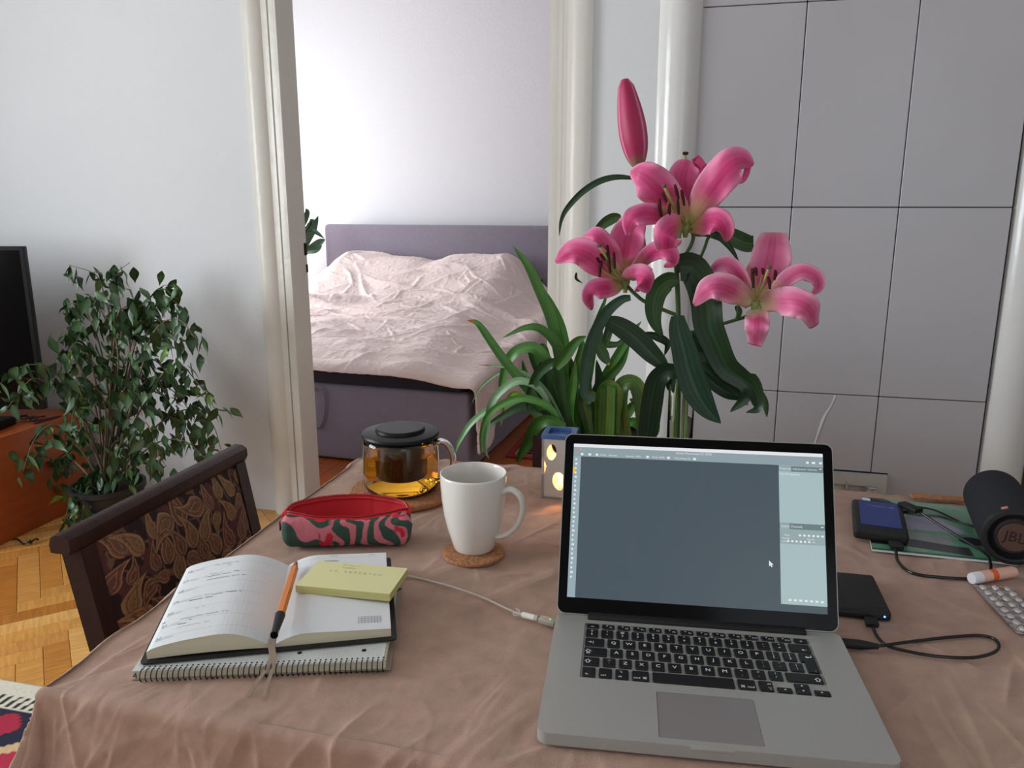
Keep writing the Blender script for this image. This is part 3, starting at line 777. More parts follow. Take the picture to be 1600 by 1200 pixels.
for i, d in enumerate(days):
    yq = PH-.028-i*.0305
    ptext(d, .009, yq, .0088); ptext(names[i], .020, yq-.001, .0028)
    prt.ribbon([on_page(.020+k*.012, yq+.0035) for k in range(10)], lambda t: .00008, lambda t, p: (0, 0, 1), 1)
for (x0, x1, r, dy, w) in ((.048, .082, 0, .004, .0003), (.066, .072, 0, -.004, .0003), (.044, .062, 1, .006, .0002), (.040, .075, 1, -.001, .0004), (.078, .088, 1, .003, .0005), (.044, .096, 1, -.011, .0004), (.034, .060, 3, .004, .0002), (.032, .062, 3, -.004, .0005), (.060, .098, 3, .001, .0004), (.044, .056, 4, .001, .0002), (.030, .090, 5, .009, .0003), (.030, .040, 5, -.004, .0004), (.042, .046, 5, .002, .0004), (.030, .07, 5, -.012, .0002), (.001+.006, .012, 5, .012, .0006)):
    scribble(x0, x1, PH-.028-r*.0305+dy, -1, .0011, w)
for k in range(8): prt.ribbon([on_page(PWL+.012+k2*.012, PH-.016, 1) for k2 in range(11)], lambda t: .0001, lambda t, p: (0, 0, 1), 1) if k == 0 else None
ptext('NOTES', PWL+.062, PH-.010, .0035, 1); ptext('MARCH', PWL+.118, PH-.010, .003, 1)
scribble(PWL+.055, PWL+.080, PH-.026, 1, .001, .0005)
for r in range(4):
    prt.ribbon([on_page(PWL+.105+k*.0035, .022+r*.0045, 1) for k in range(9)], lambda t: .00025, lambda t, p: (0, 0, 1), 1)
for k in range(8): prt.ribbon([on_page(PWL+.105+k*.004, .020, 1), on_page(PWL+.105+k*.004, .024, 1), on_page(PWL+.105+k*.004, .0365, 1)], lambda t: .0002, lambda t, p: (0, 0, 1), 1)
part('handwriting', hand, M_inkb, plan, local=True, smooth=False)
part('printed_dates', prt, M_ink, plan, local=True, smooth=False, kind='stuff')
g = G(); g.tube([Vector((PWL+PWR+.004, .122, .0012)), Vector((PWL+PWR+.010, .128, .003)), Vector((PWL+PWR+.014, .120, .007)), Vector((PWL+PWR+.012, .113, .010)), Vector((PWL+PWR+.006, .112, .007)), Vector((PWL+PWR+.004, .118, .002))], .0016, 6)
part('pen_loop', g, M_cover, plan, local=True)
for k, (ex, ey, bx_) in enumerate(((388, 1088, 420), (412, 1090, 428))):
    pts = [plan.matrix_basis @ Vector((PWL+(k-.5)*.003, .02, .008)), plan.matrix_basis @ Vector((PWL+(k-.5)*.004, .001, .0075)), T(bx_+3-k*2, 1030, .0165), T(bx_+(ex-bx_)*.35, 1056, .008), T(bx_+(ex-bx_)*.72, 1070, .0045), T(ex, ey, .002)]
    inv = plan.matrix_basis.inverted(); pts = [inv @ p for p in cr(pts, 24)]
    part('ribbon_marker', G().ribbon(pts, lambda t: .0021, lambda t, p: (0.15, -.5, .9), 1), M_rib, plan, local=True, solid=.0003, label='beige ribbon page marker')
sa = math.radians(3.4)
sn = thing('sticky_note_pad', (-.5240, .8855, TZ+.0320), 'pale yellow sticky note pad lying on the open planner', 'sticky notes', sa)
part('note_block', G().box((0, 0, 0), (.134, .077, .0105)), M_yele, sn, local=True)
part('top_note', G().box((-.0002, -.0002, .0105), (.1342, .0772, .0108)), M_yel, sn, local=True)
hand = G(); on_page = lambda a, b, side=0: Vector((a, b, .0111))
scribble(.040, .066, .070, 0, .001, .0004); scribble(.042, .062, .062, 0, .001, .0004)
R_ = random.Random(3); 
for k in range(11):
    if k == 2: continue
    text('CV EXPERIENCE'[k], .0062, Matrix.Translation((.030+k*.0072, .050+R_.uniform(-.0006, .0006), .0111)), hand)
part('pencil_writing', hand, mat('pencil_grey', C(160, 160, 132), .8), sn, local=True, smooth=False)
# pen
pA = T(429, 990, .026+.0035+.012); pB = T(461, 885, .0215+.012+.0035)
pen = thing('ballpoint_pen', pA, 'orange hexagonal ballpoint pen with black grip in the planner gutter', 'pen')
def seg(a, b, r0, r1=None, n=6): return G().tube([pA.lerp(pB, a), pA.lerp(pB, b)], (lambda t: r0+(r1-r0)*t) if r1 is not None else r0, n)
part('barrel', seg(.24, .96, .0060), M_opl, pen)
gq = seg(.03, .24, .0044, .0066, 12); part('grip', gq, M_matte, pen, label='black rubber grip')
part('cap_end', seg(-.02, .035, .0048, .0044, 12), M_gloss, pen)
part('tip', seg(.96, 1.07, .0050, .0022, 10), mat('brown_tip', C(150, 100, 74), .5), pen)

# ------------------------------------------------------------ pencil case
ca_ = math.radians(16.6)
pc = thing('pencil_case', (-.6475, 1.0580, TZ+.001), 'open fabric pencil case with green and pink pattern and red zip', 'pencil case', ca_)
CL, CD, CH = .2065, .070, .057
def case_body():
    ns, nt = 200, 150
    s = np.linspace(0, 1, ns); t = np.linspace(0, 1, nt)          # s along, t from zip front edge round the bottom to the zip back edge
    S, T_ = np.meshgrid(s, t, indexing='ij')
    yc = CD/2; a = CD/2; bb = CH/2
    ang = -math.pi*.5+0  # build superellipse section
    th = (0.62*PI)+ (2*PI-0.62*PI-.30*PI)*T_                       # angle measured from +y axis ccw ; opening at top
    # front zip edge at upper front, back zip edge at upper back
    op = np.clip(np.sin(PI*np.clip((S-.03)/.94, 0, 1)), 0, 1)**.45     # the zip is closed at both ends
    th = np.radians(92+32*op+(450-44*op-2-92-32*op)*T_)
    p = .66
    cy = np.sign(np.cos(th))*np.abs(np.cos(th))**p; cz = np.sign(np.sin(th))*np.abs(np.sin(th))**p
    endr = np.minimum(1, np.minimum(S, 1-S)/.085); k = np.maximum(0, 1-(1-endr)**3)**(1/3)
    Y = yc+a*cy*k; Z = bb+bb*cz*k
    X = CL*S+0*Z
    X = X+(.5-S)*.004*np.cos(th)
    # opening: the middle of the back edge lifts, the middle of the front edge sags a little
    lift = np.sin(PI*np.clip(S, 0, 1))**1.2
    wb = ss(.75, 1, T_); wf = ss(.12, 0, T_)
    Z = Z+wb*lift*.012-wf*lift*.004; Y = Y+wb*lift*.014-wf*lift*.002
    Z = Z+(fbm(S*9, T_*7, 1)-.5)*.004*k; Y = Y+(fbm(S*8+5, T_*6, 3)-.5)*.005
    Z = np.maximum(Z, .0005)
    # print: zebra-like swirls
    u = S*CL/.1; v = T_*2.0
    green = L3(52, 78, 66); pink = L3(206, 116, 128); red = L3(204, 34, 62)
    w = S*2*PI*8.5-T_*9+1.6*np.sin(T_*16+S*14)+2.0*(fbm(S*5, T_*9, 6, 2)-.5)*2
    st_ = np.sin(w); c = blend(green, pink, ss(.10, .22, st_))
    left = ss(.42, .36, S); big = .12-np.abs(T_-(.07+.42*S))*1.15-.05*np.sin(S*26); c = blend(c, blend(green, pink, ss(.02, .03, big)), left)
    rd = np.hypot((S-.31)*1.0, (T_-.035)*1.0); c = blend(c, red, ss(.045, .04, rd)); c = blend(c, red, ss(.74, .76, fbm(S*9+7, T_*14+2, 2, 2))*(S > .3))
    return grid(X, Y, Z, c), X[:, 0], Y[:, 0], Z[:, 0], X[:, -1], Y[:, -1], Z[:, -1]
gb, fx, fy, fz, bx2, by2, bz2 = case_body()
part('fabric_body', gb, M_print, pc, local=True, smooth=True, solid=.0012)
g = G()
n_ = 60; sy = np.linspace(.02, .98, n_); Fr = [Vector((np.interp(q, np.linspace(0, 1, 200), fx), np.interp(q, np.linspace(0, 1, 200), fy), np.interp(q, np.linspace(0, 1, 200), fz))) for q in sy]
Br = [Vector((np.interp(q, np.linspace(0, 1, 200), bx2), np.interp(q, np.linspace(0, 1, 200), by2), np.interp(q, np.linspace(0, 1, 200), bz2))) for q in sy]
vv = []; ff = []
for i in range(n_):
    m_ = (Fr[i]+Br[i])/2; dpt = .03*math.sin(PI*i/(n_-1))
    for k in range(9):
        q = k/8; p = Fr[i].lerp(Br[i], q); vv.append(p+Vector((0, 0, -dpt*math.sin(PI*q)-.0015)))
for i in range(n_-1):
    for k in range(8): a = i*9+k; ff.append((a, a+1, a+10, a+9))
part('lining', G().add(vv, ff), M_redin, pc, local=True, smooth=True, label='red inner lining')
for E_, nm in ((Fr, 'zip_tape'), (Br, 'zip_tape')):
    g = G(); g.ribbon([p+Vector((0, 0, .001)) for p in E_], lambda t: .0042, lambda t, p: (0, -.75, .75), 2); part(nm, g, M_red, pc, local=True, solid=.001, label='red zip tape')
    part('zip_teeth', G().tube([p+Vector((0, .0012 if E_ is Fr else -.0012, .0035)) for p in E_], .0011, 6), mat('dark_red_zip_teeth', C(140, 14, 26), .4), pc, local=True)
for E0, E1 in ((Fr[0], Br[0]), (Fr[-1], Br[-1])):
    m_ = (E0+E1)/2; part('end_tab', G().box(tuple(m_-Vector((.006, .012, .003))), tuple(m_+Vector((.006, .012, .003))), r=.002), M_red, pc, local=True)
part('zip_pull', G().box((-.004, .012, .030), (-.002, .018, .046), r=.0008), mat('dark_red_zip_teeth', None), pc, local=True)

# ------------------------------------------------------------ cables, drives
wc = thing('charging_cable', T(700, 915), 'thin grey-white charging cable running to the laptop', 'cable')
pts = cr([T(600, 893, .002), T(632, 899, .003), T(665, 906, .003), T(710, 918, .003), T(755, 934, .003), T(785, 948, .004), T(808, 958, .006)], 40)
part('cord', G().tube(pts, .0016, 8), M_cable, wc)
a_, b_ = T(804, 957, .006), T(876, 976, .009)
part('strain_relief', G().tube([a_, a_.lerp(b_, .35), a_.lerp(b_, .52)], lambda t: .0022+.0022*t, 10), M_cable, wc)
d_ = (b_-a_).normalized(); rz_ = math.atan2(d_.y, d_.x)
part('magnetic_plug', G().box((-.012, -.0055, -.0035), (.012, .0055, .0035), Matrix.Translation(a_.lerp(b_, .72)) @ Matrix.Rotation(rz_, 4, 'Z'), r=.0012), mat('pale_connector', C(176, 172, 160), .4, .3), wc)

part('cable_tie', G().tube([T(806, 951, .011), T(812, 954, .010), T(811, 962, .004), T(804, 962, .003), T(802, 957, .006)], .0018, 8), M_cable, wc)
part('white_sleeve', G().tube([a_.lerp(b_, .18), a_.lerp(b_, .45)], .0042, 12), M_white, wc)
part('charge_light', G().lathe([(.0011, 0), (.0008, .0006), (0, .0007)], (a_.lerp(b_, .78)+Vector((0, 0, .0034))).to_tuple(), 10), mat('green_led', (0, 0, 0, 1), .3, emit=(.1, .9, .3, 1), estr=1.5), wc)

# black portable drive at the laptop's right
d1 = thing('portable_drive', (.172, 1.053, TZ+.001), 'flat textured black portable drive beside the laptop with a blue light', 'hard drive', math.radians(1.5))
g = G().box((0, 0, 0), (.0885, .117, .0135), r=.0045, seg=3)
part('case', g, mat('ribbed_black_plastic', C(24, 24, 27), .5, bump=.35, bscale=160, stretch=(.2, 4, 1)), d1, local=True)
part('indicator_light', G().lathe([(.0013, 0), (.0011, .0008), (0, .001)], (0, 0, 0), 12, Matrix.Translation((.0795, .0, .0075)) @ Matrix.Rotation(PI/2, 4, 'X')), mat('blue_led', (0, 0, 0, 1), .3, emit=(.03, .12, 1, 1), estr=14), d1, local=True)
M_ck = mat('black_cable', C(22, 20, 22), .35)
uc = thing('usb_cable', T(1450, 1000), 'black cable looping between laptop and black portable drive', 'cable')
pts = cr([T(1362, 970, .006), T(1368, 990, .004), T(1385, 1008, .003), T(1420, 1018, .003), T(1470, 1026, .003), T(1525, 1027, .003), T(1558, 1016, .003), T(1556, 1000, .003), T(1530, 993, .003), T(1480, 996, .003), T(1420, 1003, .003), T(1375, 1009, .007), T(1340, 1009, .007)], 90)
part('cord', G().tube(pts, .0021, 8), M_ck, uc)
part('plug', G().box((-.008, -.012, -.0035), (.008, .006, .0035), Matrix.Translation(T(1361, 970, .006)), r=.0012), M_matte, uc)
a_, b_ = T(1300, 1003, .0075), T(1372, 1010, .0065)
part('plug', G().tube([a_, a_.lerp(b_, .6), a_.lerp(b_, .75), b_], lambda t: .0062 if t < .5 else .0062-.0055*(t-.5), 12), M_matte, uc)

# booklet, blue drive
bk = [T(1348, 779, .001), T(1520, 797, .001), T(1590, 884, .001), T(1362, 861, .001)]
def booklet():
    n, m = 200, 150; s = np.linspace(0, 1, n); t = np.linspace(0, 1, m); S, Tt = np.meshgrid(s, t, indexing='ij')
    c = [np.array(p) for p in bk]
    Pp = (c[3][None, None]*(1-S)[..., None]+c[2][None, None]*S[..., None])*(1-Tt)[..., None]+(c[0][None, None]*(1-S)[..., None]+c[1][None, None]*S[..., None])*Tt[..., None]
    Zz = Pp[..., 2]+.0037+.0008*np.sin(S*3)
    green = L3(92, 148, 118); dk = L3(52, 50, 56); gr = L3(134, 142, 142); lav = L3(150, 148, 176); pk = L3(200, 170, 172); pg = L3(120, 160, 134)
    q = np.zeros((n, m, 3))+green
    q = blend(q, pg, ss(.45, .55, fbm(S*4, Tt*4, 1)))
    q = blend(q, pk, ss(.02, 0, np.abs(S-.30-.12*(Tt-.7))-.16*(Tt-.45))*(Tt < .84)*(Tt > .62))
    q = blend(q, lav, ss(.02, 0, np.abs(S-.5)-.26*(.8-Tt)*3)*(Tt < .72)*(Tt > .42))
    q = blend(q, gr, ((Tt < .40-.08*S) & (Tt > .22+.02*np.sin(S*9)) & (S < .62)).astype(float))
    q = blend(q, dk, ((Tt < .21+.03*np.sin(S*7)) & (Tt > .06+.04*np.sin(S*4+1)) & (S < .72)).astype(float))
    q = blend(q, dk, ((Tt > .82-.25*S+.03*np.sin(S*12)) & (Tt < .88-.25*S+.03*np.sin(S*12))).astype(float))
    q = blend(q, dk, (np.hypot((S-.78)*1.0, (Tt-.3)*1.4) < .10).astype(float)); q = blend(q, dk, (np.hypot((S-.12), (Tt-.92)*1.6) < .14).astype(float))
    q = blend(q, L3(40, 96, 74), (Tt < .025).astype(float))
    return grid(Pp[..., 0], Pp[..., 1], Zz, q)
bo = thing('green_booklet', bk[3], 'green picture booklet with dark and lilac shapes under the blue drive', 'booklet')
cz = sum(bk, Vector())/4
g = G(); pp = [(p.x, p.y) for p in (bk[3], bk[2], bk[1], bk[0])]; g.prism(pp, TZ+.001, TZ+.0042)
part('pages', g, M_paper, bo); part('printed_cover', booklet(), M_cover2, bo, smooth=True)
cb = [T(1424, 778, .006), T(1506, 784, .006)]
tag(part('cork_mat', G().box((cb[0].x, cb[0].y-.006, TZ+.0056), (cb[1].x+.002, cb[0].y+.018, TZ+.0105), r=.0015), M_cork), 'edge of a small brown cork mat behind the green booklet', 'mat')
d2 = thing('rugged_drive', (.2535, 1.322, TZ+.006), 'blue topped rugged portable drive on the green booklet', 'hard drive', math.radians(-7.5))
part('case', G().box((0, 0, 0), (.083, .148, .019), r=.006, seg=3), M_matte, d2, local=True)
part('blue_panel', G().prism(rrect(.063, .118, .004, 4, .0425, .082), .0186, .0200), M_blue, d2, local=True, label='blue metal top panel')
g = G(); text('Transcend  USB', .0062, Matrix.Translation((.046, .116, .0203)), g, sx=1.05); part('brand_lettering', g, mat('silver_print', C(190, 205, 225), .4), d2, local=True, smooth=False)
d2.children[-1].name = 'lettering'
lb = thing('black_sleeve', T(1400, 785), 'black pouch with a white tag behind the blue drive', 'pouch')
part('fabric', G().add([T(1347, 776, .006), T(1440, 795, .006), T(1400, 800, .006), T(1350, 792, .006), T(1347, 776, .009), T(1440, 795, .009), T(1400, 800, .009), T(1350, 792, .009)], [(0, 1, 2, 3), (4, 7, 6, 5), (0, 4, 5, 1), (1, 5, 6, 2), (2, 6, 7, 3), (3, 7, 4, 0)]), M_matte, lb)
part('white_tag', G().add([T(1347, 777, .0105), T(1359, 779, .0105), T(1361, 786, .0105), T(1349, 785, .0105)], [(0, 3, 2, 1)]), M_paper, lb, smooth=False, solid=.0006)
u2 = thing('drive_cable', T(1440, 890), 'black cable with flat plug looping from the blue drive', 'cable')
pts = cr([T(1398, 845, .012), T(1400, 862, .008), T(1404, 878, .003), T(1425, 895, .003), T(1470, 902, .003), T(1520, 904, .003), T(1545, 898, .003), T(1547, 878, .003), T(1535, 862, .006), T(1500, 840, .010), T(1460, 815, .018), T(1430, 795, .026)], 80)
part('cord', G().tube(pts, .0024, 8), M_ck, u2)
part('plug', G().box((-.010, -.012, -.004), (.010, .010, .004), Matrix.Translation(T(1400, 851, .011)), r=.0015), M_matte, u2)
a_, b_ = T(1432, 797, .026), T(1396, 781, .026); d_ = (b_-a_)
part('plug', G().box((-.006, -.009, -.004), (.034, .009, .004), Matrix.Translation(a_) @ Matrix.Rotation(math.atan2(d_.y, d_.x), 4, 'Z'), r=.0015), M_matte, u2)
pts = cr([T(1420, 790, .010), T(1460, 797, .009), T(1500, 815, .008), T(1540, 828, .007)], 24)
tag(part('thin_cable', G().tube(pts, .0017, 8), M_ck), 'thin black lead crossing the green booklet towards the speaker', 'cable')

# speaker
sp_a = T(1584, 837, .046+.005); sp_b = T(1552, 775, .046+.005)
ax = (sp_b-sp_a); ax.z = 0; ax.normalize()
sp = thing('bluetooth_speaker', sp_a, 'dark navy cylindrical speaker with a logo on its round end', 'speaker')
RM = Matrix.Translation(sp_a) @ Matrix(((ax.y, 0, ax.x, 0), (-ax.x, 0, ax.y, 0), (0, 1, 0, 0), (0, 0, 0, 1)))
# local: z along the axis away from the viewer, y up
r_ = .0455
part('body', G().lathe([(.0435, -.004), (.0455, 0), (.0462, .03), (.0465, .095), (.0462, .16), (.0455, .188), (.0425, .196)], n=56, M=RM), mat('navy_speaker_mesh', C(20, 24, 34), .75, bump=.5, bscale=900), sp, smooth=True)
part('end_ring', G().lathe([(.036, -.002), (.036, -.009), (.0385, -.011), (.0435, -.010), (.0455, -.006), (.0455, -.001)], n=56, M=RM), M_matte, sp)
part('passive_radiator', G().lathe([(.0358, -.004), (.030, -.0028), (.026, -.006), (.0005, -.0065)][::-1], n=56, M=RM), mat('speaker_cone', C(42, 38, 40), .5), sp)
part('badge', G().lathe([(.0225, -.0064), (.0225, -.0082), (.022, -.0086), (.0001, -.0086)], n=40, M=RM), mat('dusky_badge', C(88, 62, 54), .5), sp, label='dull reddish round badge')
g = G(); text('JBL', .0235, RM @ Matrix.Translation((0, 0, -.0089)) @ Matrix.Rotation(-.12, 4, 'Z'), g, sx=.95); part('badge_letters', g, mat('dark_letters', C(32, 26, 26), .5), sp, smooth=False)
g = G().box((-.004, -.0022, -.001), (.004, .0022, .001), RM @ Matrix.Rotation(math.radians(38), 4, 'Z') @ Matrix.Translation((0, .0458, .002)) @ Matrix.Rotation(PI/2, 4, 'X'), r=.0006)
g = G().box((-.0045, -.001, -.0035), (.0045, .001, .0035), RM @ Matrix.Rotation(math.radians(22), 4, 'Z') @ Matrix.Translation((0, .0462, .0)), r=.0006)
part('loop_tab', g, mat('pink_tab', C(206, 118, 122), .6), sp, label='small pink tab on the rim')
# lip balm tube and blister pack
ta, tb_ = T(1524, 903, .0095), T(1584, 893, .0095)
tu = thing('lip_balm_tube', ta-Vector((0, 0, .009)), 'small white and orange lip balm tube lying beside the blister pack', 'tube')
R1 = .0085
part('body', G().tube([ta.lerp(tb_, q) for q in (.12, .14, .96, 1)], lambda t: R1 if t < .9 else R1*.9, 24), mat('peach_label', C(238, 190, 172), .35), tu)
part('cap', G().tube([ta.lerp(tb_, q) for q in (-.1, -.07, .12)], lambda t: R1*1.02 if t > .1 else R1*.93, 24), mat('white_cap', C(232, 232, 238), .3), tu, label='white end cap')
part('orange_band', G().tube([ta.lerp(tb_, q) for q in (.36, .50)], R1*1.02, 24), mat('orange_print', C(236, 100, 40), .4), tu)
part('printed_stripe', G().add([ta.lerp(tb_, q)+Vector(o_) for q in (.40, .92) for o_ in ((0, -R1*1.03, -.002), (0, -R1*.86, .0048))], [(0, 1, 3, 2)]), mat('orange_print', None), tu, smooth=False)
b4 = [T(1519, 914, .002), T(1590, 990, .002)]
dv = (b4[1]-b4[0]); Lb = dv.length; ang = math.atan2(dv.y, dv.x)
bl = thing('blister_pack', b4[0], 'silver foil blister pack of tablets at the right table edge', 'blister pack', ang)
Wb = .055
part('foil_sheet', G().prism(rrect(Lb, Wb, .004, 4, Lb/2, Wb/2), 0, .0008), mat('crinkled_foil', C(190, 188, 186), .3, .7, bump=1, bscale=120), bl, local=True)
bmsh = G().lathe([(.0062, 0), (.0058, .0025), (.0042, .0042), (.002, .0048), (0, .005)], n=18); bmm = mesh('pill_bubble', bmsh, mat('pill_foil', C(214, 206, 204), .2, .5, bump=.5, bscale=200), True)
for i in range(8):
    for j in range(3):
        o = bpy.data.objects.new('pill_bubble', bmm); COL.objects.link(o); o.parent = bl; o.location = (.011+i*.0165, .010+j*.0165, .0008); o.scale = (1, .8, .8+.3*random.random())
g = G(); text('EXP 06 2022', .004, Matrix.Translation((Lb-.006, .024, .0012)) @ Matrix.Rotation(PI/2, 4, 'Z'), g); part('printed_code', g, M_ink, bl, local=True, smooth=False)

# ------------------------------------------------------------ dining chair
CHX, CY0, CY1, CZ = -.955, .934, 1.425, .806
ch = thing('dining_chair', (CHX+.22, (CY0+CY1)/2, 0), 'dark wood dining chair with brown paisley upholstery at the left table side', 'chair')
prof = []
rl = G(); pr = [(-.020, -.030), (.016, -.030), (.021, -.020), (.020, -.004), (.010, .003), (-.006, .004), (-.018, -.003), (-.022, -.016)]
v = []; n = len(pr)
for y in (CY0, CY0+.004, CY1-.004, CY1):
    k = .9 if y in (CY0, CY1) else 1
    for a, b in pr: v.append((CHX+a*k, y, CZ+(b+.013)*k-.013))
f = [tuple(range(n-1, -1, -1)), tuple(3*n+i for i in range(n))]+[(j*n+i, j*n+(i+1) % n, (j+1)*n+(i+1) % n, (j+1)*n+i) for j in range(3) for i in range(n)]
part('top_rail', G().add(v, f), M_wood, ch)
tx = .06                                   # backrest lean: lower end comes forward
for y in (CY0+.035, CY1-.028):
    g = G(); w = .019
    for (z0, z1, xa, xb) in ((.43, CZ-.028, CHX+tx, CHX), (0, .43, CHX+tx-.05, CHX+tx)):
        vs = [(xa-w, y-.016, z0), (xa+w, y-.016, z0), (xa+w, y+.016, z0), (xa-w, y+.016, z0), (xb-w, y-.016, z1), (xb+w, y-.016, z1), (xb+w, y+.016, z1), (xb-w, y+.016, z1)]
        g.add(vs, [(3, 2, 1, 0), (4, 5, 6, 7), (0, 1, 5, 4), (1, 2, 6, 5), (2, 3, 7, 6), (3, 0, 4, 7)])
    part('back_leg', g, M_wood, ch)
for y in (CY0+.035, CY1-.028): part('front_leg', G().box((CHX+.42, y-.018, 0), (CHX+.456, y+.018, .42), r=.003), M_wood, ch)
part('seat_frame', G().box((CHX+.05, CY0+.03, .38), (CHX+.46, CY1-.03, .425), r=.004), M_wood, ch)
def paisley(n, m, sx, sy, seed=2):
    s = np.linspace(0, 1, n); t = np.linspace(0, 1, m); S, Tt = np.meshgrid(s, t, indexing='ij'); x = S*sx; y = Tt*sy
    q = np.zeros((n, m, 3))+L3(38, 22, 22)
    rg = random.Random(seed)
    small = ridge(x*38, y*38, 2); q = blend(q, L3(112, 78, 60), ss(.72, .85, small)); q = blend(q, L3(84, 46, 44), ss(.60, .66, fbm(x*45, y*45, 4, 2)))
    cols = [(126, 84, 66), (134, 94, 68), (112, 70, 60), (142, 106, 70), (118, 72, 68)]
    cells = []
    for i in range(10):
        for j in range(8): cells.append(((i+.3+rg.uniform(-.2, .2)+(j % 2)*.5)/10.0*sx, (j+.4+rg.uniform(-.15, .15))/8*sy))
    for cx, cy in cells:
        a = rg.uniform(0, 2*PI) if rg.random() < .4 else PI/2+rg.uniform(-.5, .5); R = rg.uniform(.015, .025)
        dx = (x-cx)*math.cos(a)+(y-cy)*math.sin(a); dy = -(x-cx)*math.sin(a)+(y-cy)*math.cos(a)
        sg = 1 if rg.random() < .5 else -1
        k = np.clip(dx/R, -1, 3.0); cyk = sg*.34*R*np.maximum(k, 0)**2; wk = R*np.where(k < 0, np.sqrt(np.maximum(0, 1-k*k)), np.maximum(0, 1-k/1.9)**.8*(1-.1*k))*.78
        inside = (np.abs(dy-cyk)-wk)/R; inside = np.where((k >= 1.9) | (dx/R < -1), 1, inside)
        c = L3(*rg.choice(cols)); rim = L3(158, 120, 84); dk = L3(58, 34, 30)
        q = blend(q, dk, ss(.10, .04, inside)); q = blend(q, rim, ss(.02, -.02, inside)); q = blend(q, c, ss(-.10, -.14, inside))
        q = blend(q, dk*1.3, ss(-.30, -.33, inside)*.8); q = blend(q, rim*.8, ss(-.38, -.42, inside)); q = blend(q, c*.8, ss(-.5, -.55, inside))
        q = blend(q, dk, ss(.75, .85, vn(dx*260, dy*260, 3))*(inside < -.1)*.5)
    return q
n, m = 300, 260; zt, zb = CZ-.034, .43; yA, yB = CY0+.054, CY1-.046
S, Tt = np.meshgrid(np.linspace(0, 1, n), np.linspace(0, 1, m), indexing='ij')
pf = .016*(1-np.abs(2*S-1)**6)*(1-np.abs(2*Tt-1)**8)
X_ = CHX+tx*(1-(zb+(zt-zb)*Tt-.43)/(CZ-.43-.03))+.006+pf; q = paisley(n, m, yB-yA, zt-zb)
gq = grid(X_, yA+(yB-yA)*S, zb+(zt-zb)*Tt, q); part('backrest', gq, M_print, ch, smooth=True, solid=.02, label='brown paisley upholstered back')
S, Tt = np.meshgrid(np.linspace(0, 1, 120), np.linspace(0, 1, 120), indexing='ij')
pf = .03*(1-np.abs(2*S-1)**5)*(1-np.abs(2*Tt-1)**5)
part('seat', grid(CHX+.065+.38*S, CY0+.035+(CY1-CY0-.07)*Tt, .426+pf, paisley(120, 120, .38, .42, 5)), M_print, ch, smooth=True, solid=.01)

# ------------------------------------------------------------ kilim rug (front left)
def kilim():
    n, m = 320, 240; xa, xb, ya, yb = -3.0, -1.0, .2, 1.572
    S, Tt = np.meshgrid(np.linspace(xa, xb, n), np.linspace(ya, yb, m), indexing='ij')
    q = np.zeros((n, m, 3))+L3(28, 28, 52); d = yb-Tt; cream = L3(214, 208, 190)
    q = blend(q, cream, (d < .105).astype(float))
    teeth = (np.mod(S+d*.15, .026) < .011) & (d > .055) & (d < .10); q = blend(q, L3(30, 30, 34), teeth.astype(float))
    u = np.mod(S+1.70+.17, .34)-.17; st = np.floor(np.abs(u)/.012)*.012
    red = (np.abs(d-.165)+st*.9 < .052) & (d > .12); q = blend(q, L3(168, 32, 62), red.astype(float))
    u2 = np.mod(S+1.56+.17, .34)-.17; st2 = np.floor(np.abs(u2)/.014)*.014
    be = (np.abs(d-.29)+st2*.8 < .10); q = blend(q, L3(206, 176, 132), be.astype(float)); re2 = (np.abs(d-.27)+st2*.9 < .045); q = blend(q, L3(176, 40, 66), re2.astype(float))
    q = blend(q, L3(36, 84, 70), ((np.mod(d, .5) > .42)).astype(float)); return grid(S, Tt, .006+0*S+.002*(fbm(S*5, Tt*5)-.5), q)
tag(part('kilim_rug', kilim(), M_print, smooth=True, solid=.005), 'flat woven rug with cream toothed border at the lower left floor', 'rug')

# ------------------------------------------------------------ television, cabinet
cab = thing('tv_cabinet', (-3.3, 2.55, 0), 'orange wood television cabinet by the left wall', 'cabinet')
cx0, cx1, cy0, cy1 = -3.85, -2.645, 2.22, 2.80
part('side_panel', G().box((cx1-.02, cy0, .0), (cx1, cy1, .42), r=.002), M_orange, cab); part('side_panel', G().box((cx0, cy0, .0), (cx0+.02, cy1, .42), r=.002), M_orange, cab)
part('top', G().box((cx0+.021, cy0, .40), (cx1-.021, cy1, .42)), M_orange, cab); part('bottom', G().box((cx0+.021, cy0+.01, .05), (cx1-.021, cy1, .07)), M_orange, cab)
part('back', G().box((cx0+.021, cy1-.01, .071), (cx1-.021, cy1-.001, .399)), M_orange, cab)
for k in range(2):
    a = cx0+.022+k*(cx1-cx0-.044)/2; dr = part('door', G().box((a+.002, cy0-.001, .075), (a+(cx1-cx0-.044)/2-.002, cy0+.018, .396), r=.002), M_orange, cab)
    part('knob', G().lathe([(.006, 0), (.006, .012), (.013, .016), (.013, .024), (0, .026)], (0, 0, 0), 16, Matrix.Translation((a+.3+(.2 if k == 0 else -.2), cy0-.001, .24)) @ Matrix.Rotation(PI/2, 4, 'X')), M_steel, dr)
tv = thing('television', (-2.588, 2.55, .42), 'black flat television standing on the orange cabinet at the left edge', 'television', RZ)
TM = 1.08
part('screen_housing', G().box((-TM, 0, .075), (0, .028, .727), r=.003), M_black, tv, local=True)
part('screen', G().box((-TM+.018, -.001, .095), (-.016, .002, .712)), M_gloss, tv, local=True)
part('stand', G().box((-TM/2-.25, -.10, .002), (-TM/2+.25, .12, .012), r=.003), M_black, tv, local=True); part('neck', G().box((-TM/2-.04, .005, .012), (-TM/2+.04, .03, .09)), M_black, tv, local=True)
